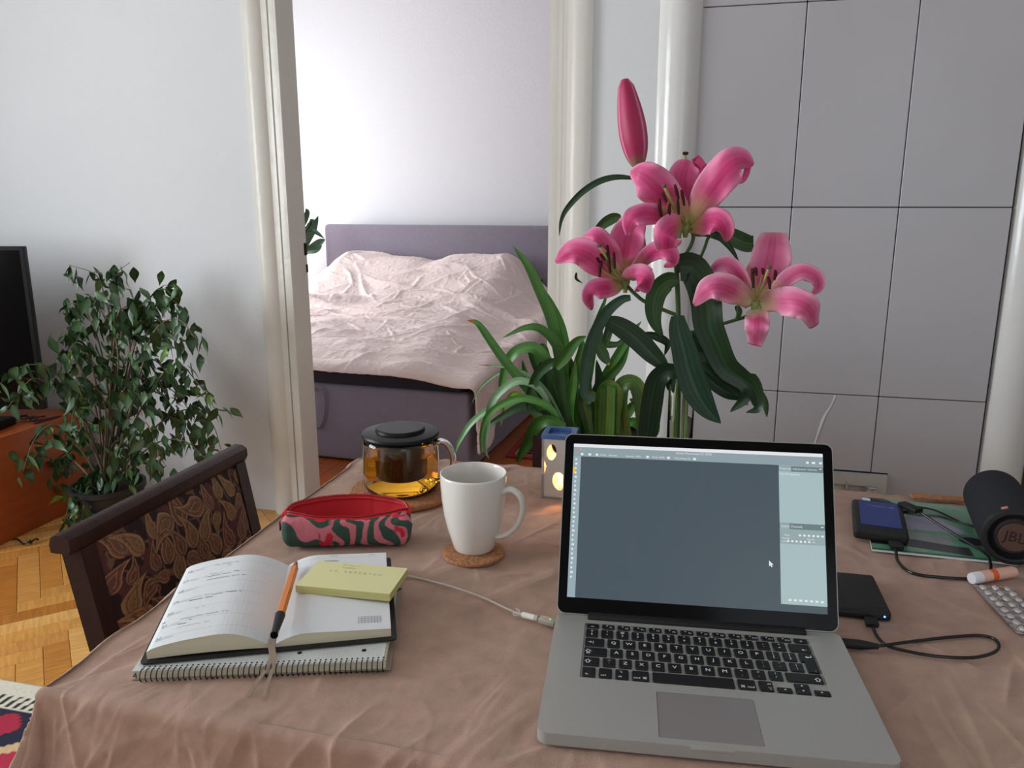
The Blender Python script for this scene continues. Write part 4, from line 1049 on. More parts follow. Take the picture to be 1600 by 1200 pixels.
bxm = thing('set_top_box', (-2.79, 2.46, .4205), 'flat black box with leads on the orange cabinet', 'media box', .2)
part('case', G().box((-.16, -.1, 0), (.06, .09, .035), r=.004), M_black, bxm, local=True)
cbl = thing('tangled_cable', (-2.7, 2.65, .42), 'thin dark red and black leads tangled on the cabinet top', 'cable')
rg = random.Random(4)
for k, mm in enumerate((mat('dark_red_lead', C(90, 30, 34), .5), M_ck, M_ck)):
    pts = cr([Vector((-2.80+.035*i+rg.uniform(-.02, .02)-.02*k, 2.62+rg.uniform(-.06, .07), .4235+.006*rg.random()+(.008 if i % 2 else 0))) for i in range(5)]+[Vector((-2.66, 2.70, .424))], 40)
    part('lead', G().tube(pts, .003, 6), mm, cbl)
pts = cr([P(18, 828, 2.36), P(34, 836, 2.33), P(46, 834, 2.34), P(44, 822, 2.35), P(58, 826, 2.37)], 24); 
for p in pts: p.z = max(.006, min(p.z, .04))
tag(part('floor_cable', G().tube([Vector((p.x, p.y, .006+.012*abs(math.sin(i*.5)))) for i, p in enumerate(pts)], .004, 6), M_ck), 'short black cable curling on the parquet under the cabinet side', 'cable')

# ------------------------------------------------------------ bed
bed = thing('double_bed', (-2.0, 4.6, 0), 'mauve-grey upholstered double bed with tall headboard in the next room', 'bed')
BX0, BX1, BYF, BYH = -2.96, -1.105, 3.61, 5.70
part('headboard', G().box((-3.005, BYH-.09, 0), (-1.03, BYH, 1.155), r=.03, seg=4), M_grey, bed)
part('foot_rail', G().box((BX0, BYF, .01), (BX1, BYF+.07, .405), r=.018, seg=3), M_grey, bed)
for x in (BX0, BX1-.07): part('side_rail', G().box((x, BYF+.06, .01), (x+.07, BYH-.08, .395), r=.015, seg=3), M_grey, bed)
part('slat_base', G().box((BX0+.07, BYF+.07, .12), (BX1-.07, BYH-.09, .18)), M_twood, bed)
lp = cr([P(492, 608, 3.60), P(503, 606, 3.595), P(511, 618, 3.585), P(511, 645, 3.585), P(505, 664, 3.59), P(496, 668, 3.605)], 20)
part('pull_strap', G().ribbon(lp, lambda t: .014, lambda t, p: (.9, -.45, 0), 1), M_grey, bed, solid=.004)
tag(part('mattress', G().box((BX0+.08, BYF+.03, .185), (BX1-.04, BYH-.10, .50), r=.03, seg=3), M_matr), 'dark charcoal mattress under the pink duvet', 'mattress')
for k, (x, mm, lab) in enumerate(((-2.42, M_duvet, 'pale pillow hidden under the duvet by the headboard, left side'), (-1.62, M_matr, 'dark grey pillow peeking out above the duvet by the headboard'))):
    S, Tt = np.meshgrid(np.linspace(-1, 1, 40), np.linspace(-1, 1, 40), indexing='ij')
    hh_ = .085*(1-S**4)*(1-Tt**4); w_ = .36; x_ = x+S*w_; y_ = 5.40+Tt*.21
    tilt_ = .18*(Tt+1)/2; g = grid(x_, y_, .60+tilt_+hh_*1.1); g2 = grid(x_, y_, .60+tilt_-hh_*.6); g2.f = [tuple(reversed(q)) for q in g2.f]; g.add(g2.v, g2.f)
    tag(part('pillow', g, mm, smooth=True), lab, 'pillow')
def duvet():
    xr, yf = -1.085, 3.60
    u = np.linspace(-3.02, xr+.34, 420); v = np.linspace(yf-.085, 5.58, 460); U, V = np.meshgrid(u, v, indexing='ij')
    cx = np.minimum(U, xr); cy = np.maximum(V, yf); ax = U-cx; ay = V-cy
    ys = [3.55, 3.62, 3.75, 4.1, 4.5, 4.9, 5.15, 5.35, 5.5, 5.62]; zs_ = [.50, .53, .575, .60, .63, .70, .83, .93, .935, .88]
    zt = np.interp(cy, ys, zs_)
    mid = ss(-3.06, -2.66, U)*ss(-1.12, -1.50, U); zt = .50+(zt-.50)*(.42+.58*mid)+.02*mid
    gap = np.exp(-((U+2.02)/.10)**2)*ss(4.9, 5.3, V)*.03; zt = zt-gap
    d = np.hypot(ax, ay); dx = ax/np.maximum(d, 1e-6); dy = ay/np.maximum(d, 1e-6); r = .055; q = np.minimum(d/r, PI/2)
    fold = .02*np.sin(cy*17+2*fbm(cy*3, d*3, 1))*ss(.03, .25, ax)+.03*(fbm(cx*7, ay*2, 2)-.5)*ss(0, .1, -ay)
    out = r*np.sin(q)+fold*.8; drop = r*(1-np.cos(q))+np.maximum(0, d-r*PI/2)
    drop = drop+ss(.08, .30, ax)*ss(3.95, 3.60, V)*.10           # the corner hangs lower
    X = cx+dx*out; Y = cy+dy*out; Z = zt-drop
    # creases
    wu = U+.12*(fbm(U*3, V*3, 1)-.5); wv = V+.12*(fbm(U*3+7, V*3, 2)-.5)
    h = np.maximum(0, ridge(wu*1.6, wv*5, 3)-.35)*.022+(fbm(U*2.2, V*2.2, 5, 2)-.5)*.06+np.maximum(0, ridge(wu*16, wv*34, 0)-.6)*.006+(fbm(U*70, V*90, 2, 2)-.5)*.0035
    rr = random.Random(8); cr_ = np.zeros_like(U)
    for k in range(260):                  # creases and tucks in the cotton
        x0 = rr.uniform(-3, -.8); y0 = rr.choice((rr.uniform(3.5, 5.5), rr.gauss(4.75, .25))); an = rr.choice((rr.gauss(.1, .25), rr.gauss(2.6, .4), rr.gauss(.9, .3), rr.gauss(.05, .2)))
        Ln = rr.uniform(.08, .34); wd = rr.uniform(.006, .016); am = rr.uniform(.006, .022)
        m_ = (np.abs(u-x0) < .42)[:, None] & (np.abs(v-y0) < .42)[None, :]
        uu = U[m_]-x0; vv_ = V[m_]-y0; al = uu*math.cos(an)+vv_*math.sin(an); ac = -uu*math.sin(an)+vv_*math.cos(an)+al*al*rr.uniform(-.9, .9)
        e_ = np.clip(1-(al/Ln)**2, 0, 1); sd_ = np.where(ac > 0, 1, rr.uniform(1.5, 5))
        cr_[m_] = np.maximum(cr_[m_], am*e_*np.exp(-np.abs(ac)/(wd*sd_)))
    h = h+cr_
    rid = np.exp(-((V-4.78-.10*np.sin(U*3+1)-.10*(fbm(U*4, V, 2)-.5))/.05)**2)*.035+np.exp(-((V-4.62-.08*np.sin(U*4))/.035)**2)*.02*ss(-1.6, -2.2, U)
    top = 1-ss(0, .12, d)*.75; Z = Z+(h+rid-.02)*top; X = X+dx*(h-.02)*.8*(1-top*.9); Y = Y+dy*(h-.02)*.8*(1-top*.9)
    return grid(X, Y, np.maximum(Z, .12))
tag(part('duvet', duvet(), M_duvet, smooth=True, solid=.012), 'crumpled pale pink duvet spread over the bed', 'duvet')
PV = Vector((-1.105, 3.61, 0)); BM = Matrix.Translation(PV+Vector((0, -.05, 0))) @ Matrix.Rotation(-.05, 4, 'Z') @ Matrix.Translation(-PV)
for o in list(bpy.data.objects):
    if o.parent is None and o.name.split('.')[0] in ('double_bed', 'mattress', 'pillow', 'duvet'): o.matrix_basis = BM @ Matrix.Translation(o.location)
# persian runner beside the bed
def persian():
    xa, xb, ya, yb = -.995, -.30, 3.86, 5.5; n, m = 160, 330
    S, Tt = np.meshgrid(np.linspace(xa, xb, n), np.linspace(ya, yb, m), indexing='ij')
    e = np.minimum(np.minimum(S-xa, xb-S), np.minimum(Tt-ya, yb-Tt)); q = np.zeros((n, m, 3))+L3(72, 22, 24)
    dark = L3(34, 20, 26); cream = L3(176, 150, 120); q = blend(q, dark, ((e > .04) & (e < .17)).astype(float))
    q = blend(q, cream, ((e > .035) & (e < .045)).astype(float)); q = blend(q, cream, ((e > .165) & (e < .175)).astype(float))
    w = vn(S*70, Tt*70, 1); q = blend(q, cream, ss(.72, .78, w)*(e > .05)); w = vn(S*55, Tt*55, 3); q = blend(q, L3(150, 50, 40), ss(.66, .72, w)*(e > .045))
    q = blend(q, L3(150, 40, 40), (e < .03).astype(float)); return grid(S, Tt, .007+0*S, q)
tag(part('persian_rug', persian(), M_print, smooth=True, solid=.008), 'dark red patterned rug on the bedroom floor beside the bed', 'rug')

# ------------------------------------------------------------ leaves
CAM = Vector((0, 0, CAMZ))
def facing(tw=0, up=.0):
    def nf(t, p):
        d = (CAM-p).normalized(); return (d.x+tw, d.y, d.z+up)
    return nf
def leafcol(c0, c1, tipc=None):
    c0 = L3(*c0); c1 = L3(*c1); tc_ = L3(*tipc) if tipc else None
    def cf(t, q):
        c = c0*(1-abs(q)**2*.25)+(c1-c0)*(.32+.24*math.cos(q*15.7)*(1-abs(q)*.4)+.25*(abs(q) < .15))
        if tc_ is not None and t > .90: c = tc_
        return np.clip(c, 0, 1)
    return cf
def strap(name, root, pts, w, Y, tw=0, c0=(52, 104, 40), c1=(92, 148, 62), tip=None, fold=.28, up=0, shape=None, ns=26, cols=10, label=None):
    """pts: (px,py[,dY]) of the photo, Y base distance; w half width in pixels"""
    q = cr([P(p[0], p[1], Y+(p[2] if len(p) > 2 else 0)) for p in pts], ns)
    k = Y/FPX
    sh = shape or (lambda t: (.55+.45*min(1, t*3))*(1-t**3.2)**.75)
    return part(name, G().ribbon(q, lambda t: max(.0004, .93*w*k*sh(t)), facing(tw, up), cols, fold, leafcol(c0, c1, tip)), M_leaf, root, smooth=True, label=label)
z6 = lambda *a: [(680+x*.3375, 380+y*.3375)+tuple(r) for x, y, *r in a]
z5 = lambda *a: [(840+x*.3834, 100+y*.3834)+tuple(r) for x, y, *r in a]

# spider plant in a dark wooden planter, standing behind the table
stand = thing('plant_stand', (-.22, 1.86, 0), 'dark wooden plant stand behind the table', 'plant stand')
part('shelf', G().box((-.39, 1.73, .60), (-.08, 1.99, .625), r=.003), M_wood, stand)
for x in (-.37, -.10):
    for y in (1.75, 1.97): part('leg', G().box((x-.012, y-.012, 0), (x+.012, y+.012, .60)), M_wood, stand)
sp_ = thing('spider_plant', (-.23, 1.86, .6255), 'arching green strap-leaved plant in a dark wooden planter behind the table', 'potted plant')
v, f = flat([[(-.385, 1.745), (-.115, 1.745), (-.115, 1.975), (-.385, 1.975)], [(-.365, 1.765), (-.135, 1.765), (-.135, 1.955), (-.365, 1.955)]], .072)
g = G(); g.add([p+Vector((0, 0, .700)) for p in v], f); g.box((-.38, 1.75, .626), (-.12, 1.97, .64)); part('planter_box', g, M_wood, sp_, label='dark wooden planter box')
part('soil', G().box((-.364, 1.766, .64), (-.136, 1.954, .745)), M_soil, sp_)
B = 1.84
DG = ((44, 88, 34), (84, 136, 54)); MG = ((64, 118, 48), (108, 164, 80)); LG = ((116, 158, 116), (160, 192, 150)); KG = ((26, 60, 26), (48, 92, 40))
def S6(p, w, c=DG, dY=0, **k): strap('leaf', sp_, z6(*p), w, B+dY, c0=c[0], c1=c[1], **k)
S6([(620, 900), (590, 640), (545, 380), (470, 190), (425, 100), (362, 14)], 10.5, MG, .02, tw=.2)
S6([(640, 900), (620, 640), (590, 420), (540, 290), (475, 180)], 10, DG, .05, tw=-.2)
S6([(600, 900), (500, 770), (400, 640), (310, 530), (240, 430), (195, 370), (148, 357)], 9, MG, -.05, tip=(170, 84, 40), tw=.25)
S6([(620, 900), (600, 640), (580, 500), (500, 405), (420, 392), (312, 438)], 9.5, DG, -.03, up=.5)
S6([(610, 860), (520, 690), (430, 610), (330, 575), (200, 562)], 3.6, LG, -.04, tip=(160, 90, 60))
S6([(600, 860), (500, 690), (400, 600), (300, 600), (210, 670), (170, 740)], 3.0, LG, .0)
S6([(590, 880), (500, 700), (430, 645), (360, 645), (280, 710), (250, 780), (235, 890), (232, 960), (250, 1000)], 7.5, LG, -.06, up=.3)
S6([(590, 900), (480, 800), (380, 745), (270, 760), (170, 830), (110, 920), (90, 980)], 7.5, ((96, 146, 92), (140, 184, 130)), -.04, up=.5)
S6([(590, 890), (500, 770), (400, 760), (300, 810), (210, 870)], 9, KG, -.05, up=.4)
S6([(600, 890), (540, 770), (430, 720), (340, 730), (250, 790), (215, 880), (215, 1000)], 7, MG, -.07)
S6([(620, 900), (560, 640), (480, 500), (400, 490), (340, 540), (310, 640), (300, 680)], 11, MG, -.02, up=.4)
S6([(600, 900), (540, 720), (470, 560), (440, 490), (400, 480)], 10, DG, .04)
S6([(640, 900), (590, 720), (560, 560), (480, 600), (440, 690), (425, 775)], 10, KG, -.06)
S6([(560, 580), (600, 530), (650, 460), (700, 430)], 10, DG, -.08)
S6([(560, 850), (500, 830), (450, 860), (420, 930), (395, 980), (378, 1015)], 12, DG, -.08, c1=None) if False else S6([(600, 850), (520, 820), (460, 850), (430, 920), (400, 970), (376, 1018)], 12, DG, -.08, tw=.3)
S6([(660, 900), (690, 700), (720, 520), (740, 400), (800, 225)], 9.5, DG, .08)
S6([(700, 900), (740, 700), (800, 600), (870, 480), (905, 420), (955, 362)], 9.5, MG, .08)
S6([(680, 900), (720, 760), (790, 640), (860, 560), (900, 470)], 9, DG, .03)
S6([(650, 900), (640, 740), (650, 600), (680, 480), (660, 430)], 9, DG, -.02)
S6([(640, 920), (630, 760), (640, 640), (610, 540), (560, 480), (490, 400)], 10, KG, -.01)
for (a, b, c_, w, dy, cc) in ((560, 520, 480, 10, .02, KG), (600, 585, 560, 9, .04, DG), (640, 650, 640, 10, .0, DG), (670, 690, 700, 11, -.02, KG), (620, 610, 640, 9, -.04, MG), (590, 560, 580, 8, .05, DG), (700, 700, 690, 10, .03, DG), (730, 740, 760, 10, .02, KG), (540, 500, 430, 8, .05, DG), (575, 545, 520, 9, -.03, KG)):
    S6([(a+20, 920), (b+10, 780), (c_, 640), (c_-random.randint(-20, 30), 540)], w, cc, dy)
S6([(770, 930), (770, 800), (775, 700), (805, 662), (840, 700), (830, 800), (828, 880)], 13, DG, -.12, tw=.0, fold=.3, shape=lambda t: 1-.25*t)
S6([(790, 900), (795, 780), (798, 668)], 14, DG, -.13, fold=.35, shape=lambda t: 1-.05*t)
S6([(870, 900), (850, 760), (860, 680), (895, 648), (935, 670), (955, 760), (965, 900)], 15, ((60, 96, 40), (90, 124, 60)), -.10, up=.4, fold=.35, shape=lambda t: 1-.3*t**3)
S6([(760, 910), (820, 880), (880, 800), (920, 740), (900, 720)], 10, DG, -.04)
S6([(990, 900), (940, 840), (900, 830), (850, 870)], 9, MG, -.05)
S6([(980, 900), (960, 780), (930, 700), (905, 690)], 10, DG, .0)
S6([(1000, 900), (1020, 860), (1030, 800)], 8, MG, -.02)
S6([(720, 900), (700, 800), (690, 740), (735, 710), (740, 860)], 11, KG, -.11)
S6([(600, 900), (470, 800), (380, 700), (330, 740), (300, 850)], 6, ((120, 150, 40), (160, 180, 70)), .02)
S6([(640, 880), (560, 700), (520, 560), (500, 480), (470, 500)], 9, DG, .06)
S6([(770, 880), (800, 700), (830, 560), (880, 430)], 8, DG, .1)

# ------------------------------------------------------------ lilies in a glass vase
YV = 1.42
vb = P(1059, 690, YV); vb = Vector((vb.x+.003, YV, TZ+.0015))
vs = thing('glass_vase', vb, 'tall clear glass cylinder vase of water behind the laptop', 'vase')
VR = .0225; VH = .229
M_vg = mat('thin_vase_glass', (.97, 1, .98, 1), 0, trans=1, ior=1.14)
part('glass', G().lathe([(0, 0), (VR, 0), (VR+.0005, .004), (VR+.001, VH-.002), (VR+.0005, VH), (VR-.001, VH), (VR-.0012, VH-.002), (VR-.0022, .010), (0, .009)], n=48), M_vg, vs, local=True, smooth=True)
part('water', G().lathe([(0, .0092), (VR-.0024, .0102), (VR-.0016, .165), (0, .165)], n=40), M_water, vs, local=True)
ly = thing('lily_bouquet', vb+Vector((0, 0, .011)), 'pink lily stem with three open flowers, a bud and dark leaves in the glass vase', 'flowers')
def stem(pts, r, name='stem', m=None, Y=YV, n=24):
    q = cr([P(p[0], p[1], Y+(p[2] if len(p) > 2 else 0)) for p in pts], n); return part(name, G().tube(q, r, 8), m or M_stem, ly, smooth=True)
zb_ = Vector((0, 0, 0))
g = G(); q = cr([vb+Vector((.002, 0, .014)), vb+Vector((-.004, 0, .1)), P(1060, 600, YV), P(1060, 500, YV), P(1057, 420, YV), P(1053, 396, YV)], 30)
part('main_stem', G().tube(q, lambda t: .0052-.0012*t, 10), M_stem, ly, smooth=True)
for dx_, rr in ((-.010, .003), (.009, .0028), (.004, .0025)):
    q = [vb+Vector((dx_*.6, .004, .014)), vb+Vector((dx_, -.003, .1)), vb+Vector((dx_*1.1, .002, .2)), vb+Vector((dx_*.5, .0, .262))]
    part('inner_stem', G().tube(cr(q, 14), rr, 8), mat('pale_wet_stem', C(134, 146, 96), .5), ly, smooth=True)
stem(z5((580, 850), (572, 800), (556, 770)), .003)
stem(z5((560, 830), (600, 780), (632, 720), (632, 670)), .0032)
stem(z5((645, 830), (680, 750), (695, 710), (720, 690)), .0028)
stem(z5((572, 1025), (520, 1005), (440, 970), (400, 940), (365, 905)), .0034)
stem(z5((570, 1100), (640, 1090), (720, 1068), (800, 1045), (870, 1020), (882, 985, -.01)), .0030)
stem(z5((810, 1040), (815, 1020), (818, 985)), .0024)
stem(z5((632, 690), (560, 600), (470, 500), (410, 425)), .0028, Y=YV+.05)
LK = ((18, 44, 24), (42, 76, 40)); LM2 = ((40, 76, 36), (74, 112, 56)); LB = ((22, 54, 36), (54, 92, 66))
def lleaf(p, w, c=LK, dY=0, **k):
    k.setdefault('shape', lambda t: max(.05, math.sin(PI*min(1, t**.8*.93+.07)))**.7 if t < 1 else .02)
    strap('leaf', ly, p, w, YV+dY, c0=c[0], c1=c[1], **k)
lleaf(z5((400, 466), (320, 462), (250, 480), (180, 525), (120, 590), (96, 640), (88, 700)), 5.5, LK, .05, up=.3)
lleaf(z5((340, 622), (300, 632), (255, 665), (200, 740)), 9, LM2, .06)
lleaf(z5((640, 690), (700, 680), (780, 700), (850, 730), (880, 730)), 14, LM2, .05, shape=lambda t: .4+.6*math.sin(PI*min(1, t*.75)))
lleaf(z5((640, 690), (690, 690), (740, 705), (785, 750), (822, 808)), 6.5, LK, .02, up=.4)
lleaf(z5((575, 882), (530, 885), (485, 930), (470, 1000), (480, 1060), (512, 1115)), 17, LM2, -.02, tw=.3)
lleaf(z5((580, 830), (630, 830), (665, 880), (690, 960), (700, 1060), (725, 1130), (770, 1230), (830, 1280), (880, 1320), (900, 1400), (850, 1420)), 26, LK, -.03, tw=-.3, shape=lambda t: (.45+.55*math.sin(PI*min(1, .25+t*.9))) if t < .75 else max(.03, .75-(t-.75)*2.9), ns=40)
lleaf(z6((1120, 335), (1125, 400), (1150, 500), (1175, 600), (1210, 690), (1260, 770), (1322, 834)), 24, LB, -.06, tw=.2, shape=lambda t: max(.03, (math.sin(PI*min(1, .12+t*.62)))**.8 if t < .6 else math.cos((t-.6)/.4*PI/2)**.8*.98))
lleaf(z6((785, 360), (850, 385), (930, 440), (1000, 510), (1050, 560), (1075, 605)), 18, LK, -.04, up=.2, tw=-.2)
lleaf(z6((1130, 600), (1070, 595), (1020, 640), (1000, 740), (985, 850), (980, 900)), 19, LK, -.05, tw=.3, shape=lambda t: .35+.65*math.sin(PI*min(1, .1+t*.65)))
lleaf(z6((1190, 560), (1240, 545), (1320, 590), (1400, 660), (1430, 720), (1365, 782)), 17, LK, -.02, up=.3)
lleaf(z6((1220, 560), (1280, 640), (1350, 690), (1410, 710), (1447, 750)), 11, LK, .0)
lleaf(z6((1445, 670), (1490, 690), (1525, 740), (1536, 806)), 7.5, LM2, .0, tw=.3)
lleaf(z6((905, 252), (860, 262), (800, 310), (750, 390), (715, 480), (695, 580), (690, 700), (740, 720)), 11, ((46, 76, 58), (78, 108, 84)), -.05, tw=.4, shape=lambda t: (.25+.75*math.sin(PI*min(1, t*.8+.08))))
lleaf(z6((970, 418), (1030, 435), (1075, 465), (1062, 520)), 7, LK, -.02)
lleaf(z6((765, 400), (765, 440), (785, 465), (840, 468), (870, 440)), 7, LM2, -.01)
lleaf(z6((750, 460), (780, 520), (805, 565)), 10, LM2, -.02, tip=(180, 150, 80))
lleaf(z6((1195, 415), (1225, 450), (1255, 520), (1300, 560)), 10, LK, .02)
lleaf(z5((808, 985), (822, 1010), (815, 1045)), 5, LM2, .01)
lleaf(z5((158, 850), (158, 875), (182, 893)), 2.5, LK, .06)
lleaf(z6((790, 470), (800, 420), (800, 400), (770, 470)), 7, LM2, -.01)
lleaf(z6((1100, 580), (1100, 620), (1090, 660), (1100, 700)), 10, LK, .03)
# flowers
z7 = lambda x, y: (860+x*.21666, 230+y*.21666)
z8 = lambda x, y: (1070+x*.175, 350+y*.175)
def flower(name, zf, cen, petals, anthers, stig, Y, k, light=0, sc=.21666):
    fl = bpy.data.objects.new(name, None); COL.objects.link(fl); fl.parent = ly
    c0 = P(*zf(*cen), Y); fl.location = c0-world_origin(ly)
    dark = L3(196, 48, 108); mid = L3(222, 92, 148); pale = L3(240, 158, 190); thr = L3(204, 200, 128)
    if light: dark = L3(200, 66, 118); mid = L3(224, 118, 160); pale = L3(240, 180, 202); thr = L3(222, 216, 170)
    for pts, w, dz, *bl in petals:
        n = len(pts); b0_, b1_ = bl if bl else (.42, .05); L = []
        for i, p in enumerate(pts):
            t = i/(n-1); L.append(P(*zf(*p), Y+.012-dz*math.sin(PI*min(1, t*.8))*1.0))
        q = cr(L, 26); sd_ = random.random()*6
        def cf(t, q_, th_=thr):
            c = blend(dark, mid, np.array(min(1, max(0, abs(q_)*1.5+.05+.2*math.sin(t*9+sd_)+.22*math.cos(q_*19)))))
            c = blend(c, pale, np.array(max(0, abs(q_)-.58)*2.1+max(0, t-.85)*1.8))
            c = blend(c, th_, np.array(max(0, (.30-t)/.30)*1.2*(1-abs(q_)*.45)))
            return np.clip(c, 0, 1)
        sh = lambda t, b0_=b0_, b1_=b1_: (b0_+(1-b0_)*math.sin(PI/2*min(1, t/.45))) if t < .45 else b1_+(1-b1_)*max(.0, math.cos((t-.45)/.55*PI/2*.98))**.72
        kk = Y/FPX*sc
        o = part('petal', G().ribbon(q, lambda t: w/2*kk*sh(t), facing(random.uniform(-.35, .35), random.uniform(-.1, .3)), 14, .24 if dz < .03 else -.16, cf, wave=.20, ph=sd_), M_petal, fl, smooth=True, solid=.0007)
    base = P(*zf(*cen), Y)
    gf = G()
    for (a, b) in anthers:
        A = P(*zf(*a), Y-.045); Bq = P(*zf(*b), Y-.045); mdl = (A+Bq)/2
        gf = G().tube(cr([base+Vector((0, -.002, 0)), base.lerp(mdl, .5)+Vector((0, -.004, -.003)), mdl], 8), .0011, 6); fo = part('filament', gf, M_fil, fl, smooth=True)
        part('anther', G().tube(cr([A, mdl+(mdl-base)*.03, Bq], 8), lambda t: .0029*(.6+.4*math.sin(PI*t)), 8), M_anth, fl, smooth=True)
    s_ = P(*zf(*stig), Y-.06)
    part('pistil', G().tube(cr([base, base.lerp(s_, .5)+Vector((0, 0, -.004)), s_], 10), lambda t: .0016+.0008*t, 8), M_fil, fl, smooth=True)
    part('stigma', G().lathe([(0, -.003), (.0035, -.002), (.0046, .001), (.0035, .0035), (0, .003)], s_.to_tuple(), 9), mat('grey_stigma', C(112, 92, 96), .7, bump=.5, bscale=500), fl)
    part('calyx', G().lathe([(.0035, -.018), (.006, -.008), (.009, .002), (.006, .006)], (base+Vector((0, .012, -.004))).to_tuple(), 14), mat('green_calyx', C(150, 168, 104), .5), fl, smooth=True)
    fl['label'] = k
flower('flower', z7, (975, 560), [
    ([(985, 560), (965, 400), (955, 250), (975, 150), (1000, 95)], 230, .02),
    ([(985, 565), (860, 400), (740, 270), (650, 200), (578, 178)], 260, .05),
    ([(1000, 560), (1090, 400), (1200, 240), (1300, 130), (1380, 95), (1462, 130)], 245, .06, .42, .02),
    ([(1000, 575), (1100, 545), (1190, 530), (1250, 590), (1262, 680)], 190, .075),
    ([(965, 560), (830, 500), (700, 475), (600, 500), (560, 560), (552, 640)], 150, .085),
    ([(965, 575), (890, 590), (840, 650), (832, 785)], 215, .09, .75, .3)],
    [((787, 368), (803, 502)), ((805, 325), (840, 400)), ((862, 405), (855, 537)), ((897, 270), (925, 375)), ((918, 375), (925, 487)), ((945, 308), (965, 422))],
    (820, 282), YV, 'topmost open pink lily')
flower('flower', z7, (535, 965), [
    ([(555, 940), (545, 800), (560, 660), (610, 540), (700, 450)], 250, .01),
    ([(560, 940), (590, 820), (620, 700), (640, 590)], 170, .0),
    ([(530, 950), (450, 830), (380, 720), (320, 640), (240, 640)], 190, .04),
    ([(525, 970), (400, 890), (270, 780), (150, 755), (36, 828)], 215, .07),
    ([(560, 950), (640, 850), (720, 770), (800, 740), (870, 770), (885, 830), (820, 862)], 130, .06),
    ([(555, 965), (620, 940), (680, 960), (715, 1045)], 200, .07),
    ([(520, 985), (440, 1010), (340, 1020), (280, 1070), (300, 1172)], 150, .08)],
    [((327, 768), (358, 838)), ((370, 820), (355, 937)), ((410, 705), (425, 805)), ((422, 800), (432, 912)), ((457, 757), (465, 875)), ((340, 738), (392, 815))],
    (352, 712), YV-.01, 'left open pink lily')
flower('flower', z8, (630, 690), [
    ([(650, 690), (690, 560), (740, 400), (775, 230), (790, 75)], 350, .0, .5, .55),
    ([(610, 690), (540, 560), (470, 440), (390, 370), (300, 370), (215, 440)], 160, .02),
    ([(670, 690), (800, 590), (920, 480), (1050, 420), (1170, 470), (1195, 560), (1130, 632)], 150, .03),
    ([(600, 720), (470, 620), (330, 560), (200, 580), (80, 720)], 240, .07, .5, .12),
    ([(660, 725), (820, 690), (1000, 700), (1120, 770), (1165, 915)], 250, .08, .5, .3),
    ([(640, 750), (645, 850), (640, 950), (620, 1085)], 205, .05, .85, .5)],
    [((600, 395), (612, 572)), ((628, 385), (640, 460)), ((690, 395), (700, 450)), ((808, 410), (800, 500)), ((742, 470), (760, 580)), ((595, 460), (625, 400))],
    (752, 392), YV-.02, 'right paler pink lily, lowest of the three', light=1, sc=.175)
# a fourth flower seen from behind: only its stigma and a petal tip rise above the top flower
q = cr([P(1075, 275, YV+.05), P(1073, 255, YV+.05), P(1071, 242, YV+.05)], 8); part('pistil', G().tube(q, .0018, 8), M_fil, ly, smooth=True)
part('stigma', G().lathe([(0, -.003), (.0045, -.002), (.0055, .001), (.004, .003), (0, .002)], P(1071, 240, YV+.05).to_tuple(), 9), mat('maroon_stigma', C(70, 34, 44), .8), ly)
g = G(); g.ribbon(cr([P(1092, 300, YV+.055), P(1094, 270, YV+.055), P(1088, 248, YV+.05), P(1102, 262, YV+.045)], 14), lambda t: .012*(1-t*.6), facing(), 4, .3, lambda t, q: L3(210, 70, 124)); part('petal', g, M_petal, ly, smooth=True, solid=.0007)
g = G(); g.ribbon(cr([P(1140, 262, YV+.01), P(1158, 255, YV-.01), P(1168, 262, YV-.01), P(1160, 282, YV), P(1146, 282, YV)], 14), lambda t: .008*(1-t*.6), facing(), 4, .3, lambda t, q: L3(222, 92, 148)); part('petal', g, M_petal, ly, smooth=True, solid=.0007)
# bud
b0 = P(997, 262, YV+.03); b1 = P(976, 124, YV+.03); ab = b1-b0; Lq = ab.length
Qb = Matrix.Translation(b0) @ ab.to_track_quat('Z', 'Y').to_matrix().to_4x4()
vv = []; ff = []; cc = []; n = 36; mm_ = 26
for j in range(mm_+1):
    t = j/mm_; r = .0262*(math.sin(PI*min(1, t**.75*.80+.06))**.9)*(1-.15*t)+.0012
    if t > .93: r *= 1-(t-.93)*6
    for i in range(n):
        a = 2*PI*i/n; lob = .80+.2*abs(math.cos(1.5*a))**.5+.03*math.cos(6*a)
        vv.append(Qb @ Vector((r*lob*math.cos(a), r*lob*math.sin(a), t*Lq)))
        st_ = abs(math.cos(1.5*a)); c = blend(L3(176, 44, 92), L3(236, 150, 178), np.array(max(0, .30-abs(st_-.0))*3.4)); c = blend(c, L3(132, 138, 96), np.array(max(0, .16-t)*6)); cc.append(c)
for j in range(mm_):
    for i in range(n): ff.append((j*n+i, j*n+(i+1) % n, (j+1)*n+(i+1) % n, (j+1)*n+i))
ff.append(tuple(mm_*n+i for i in range(n)))
part('bud', G().add(vv, ff, cc), M_petal, ly, smooth=True, label='closed pink lily bud pointing up')

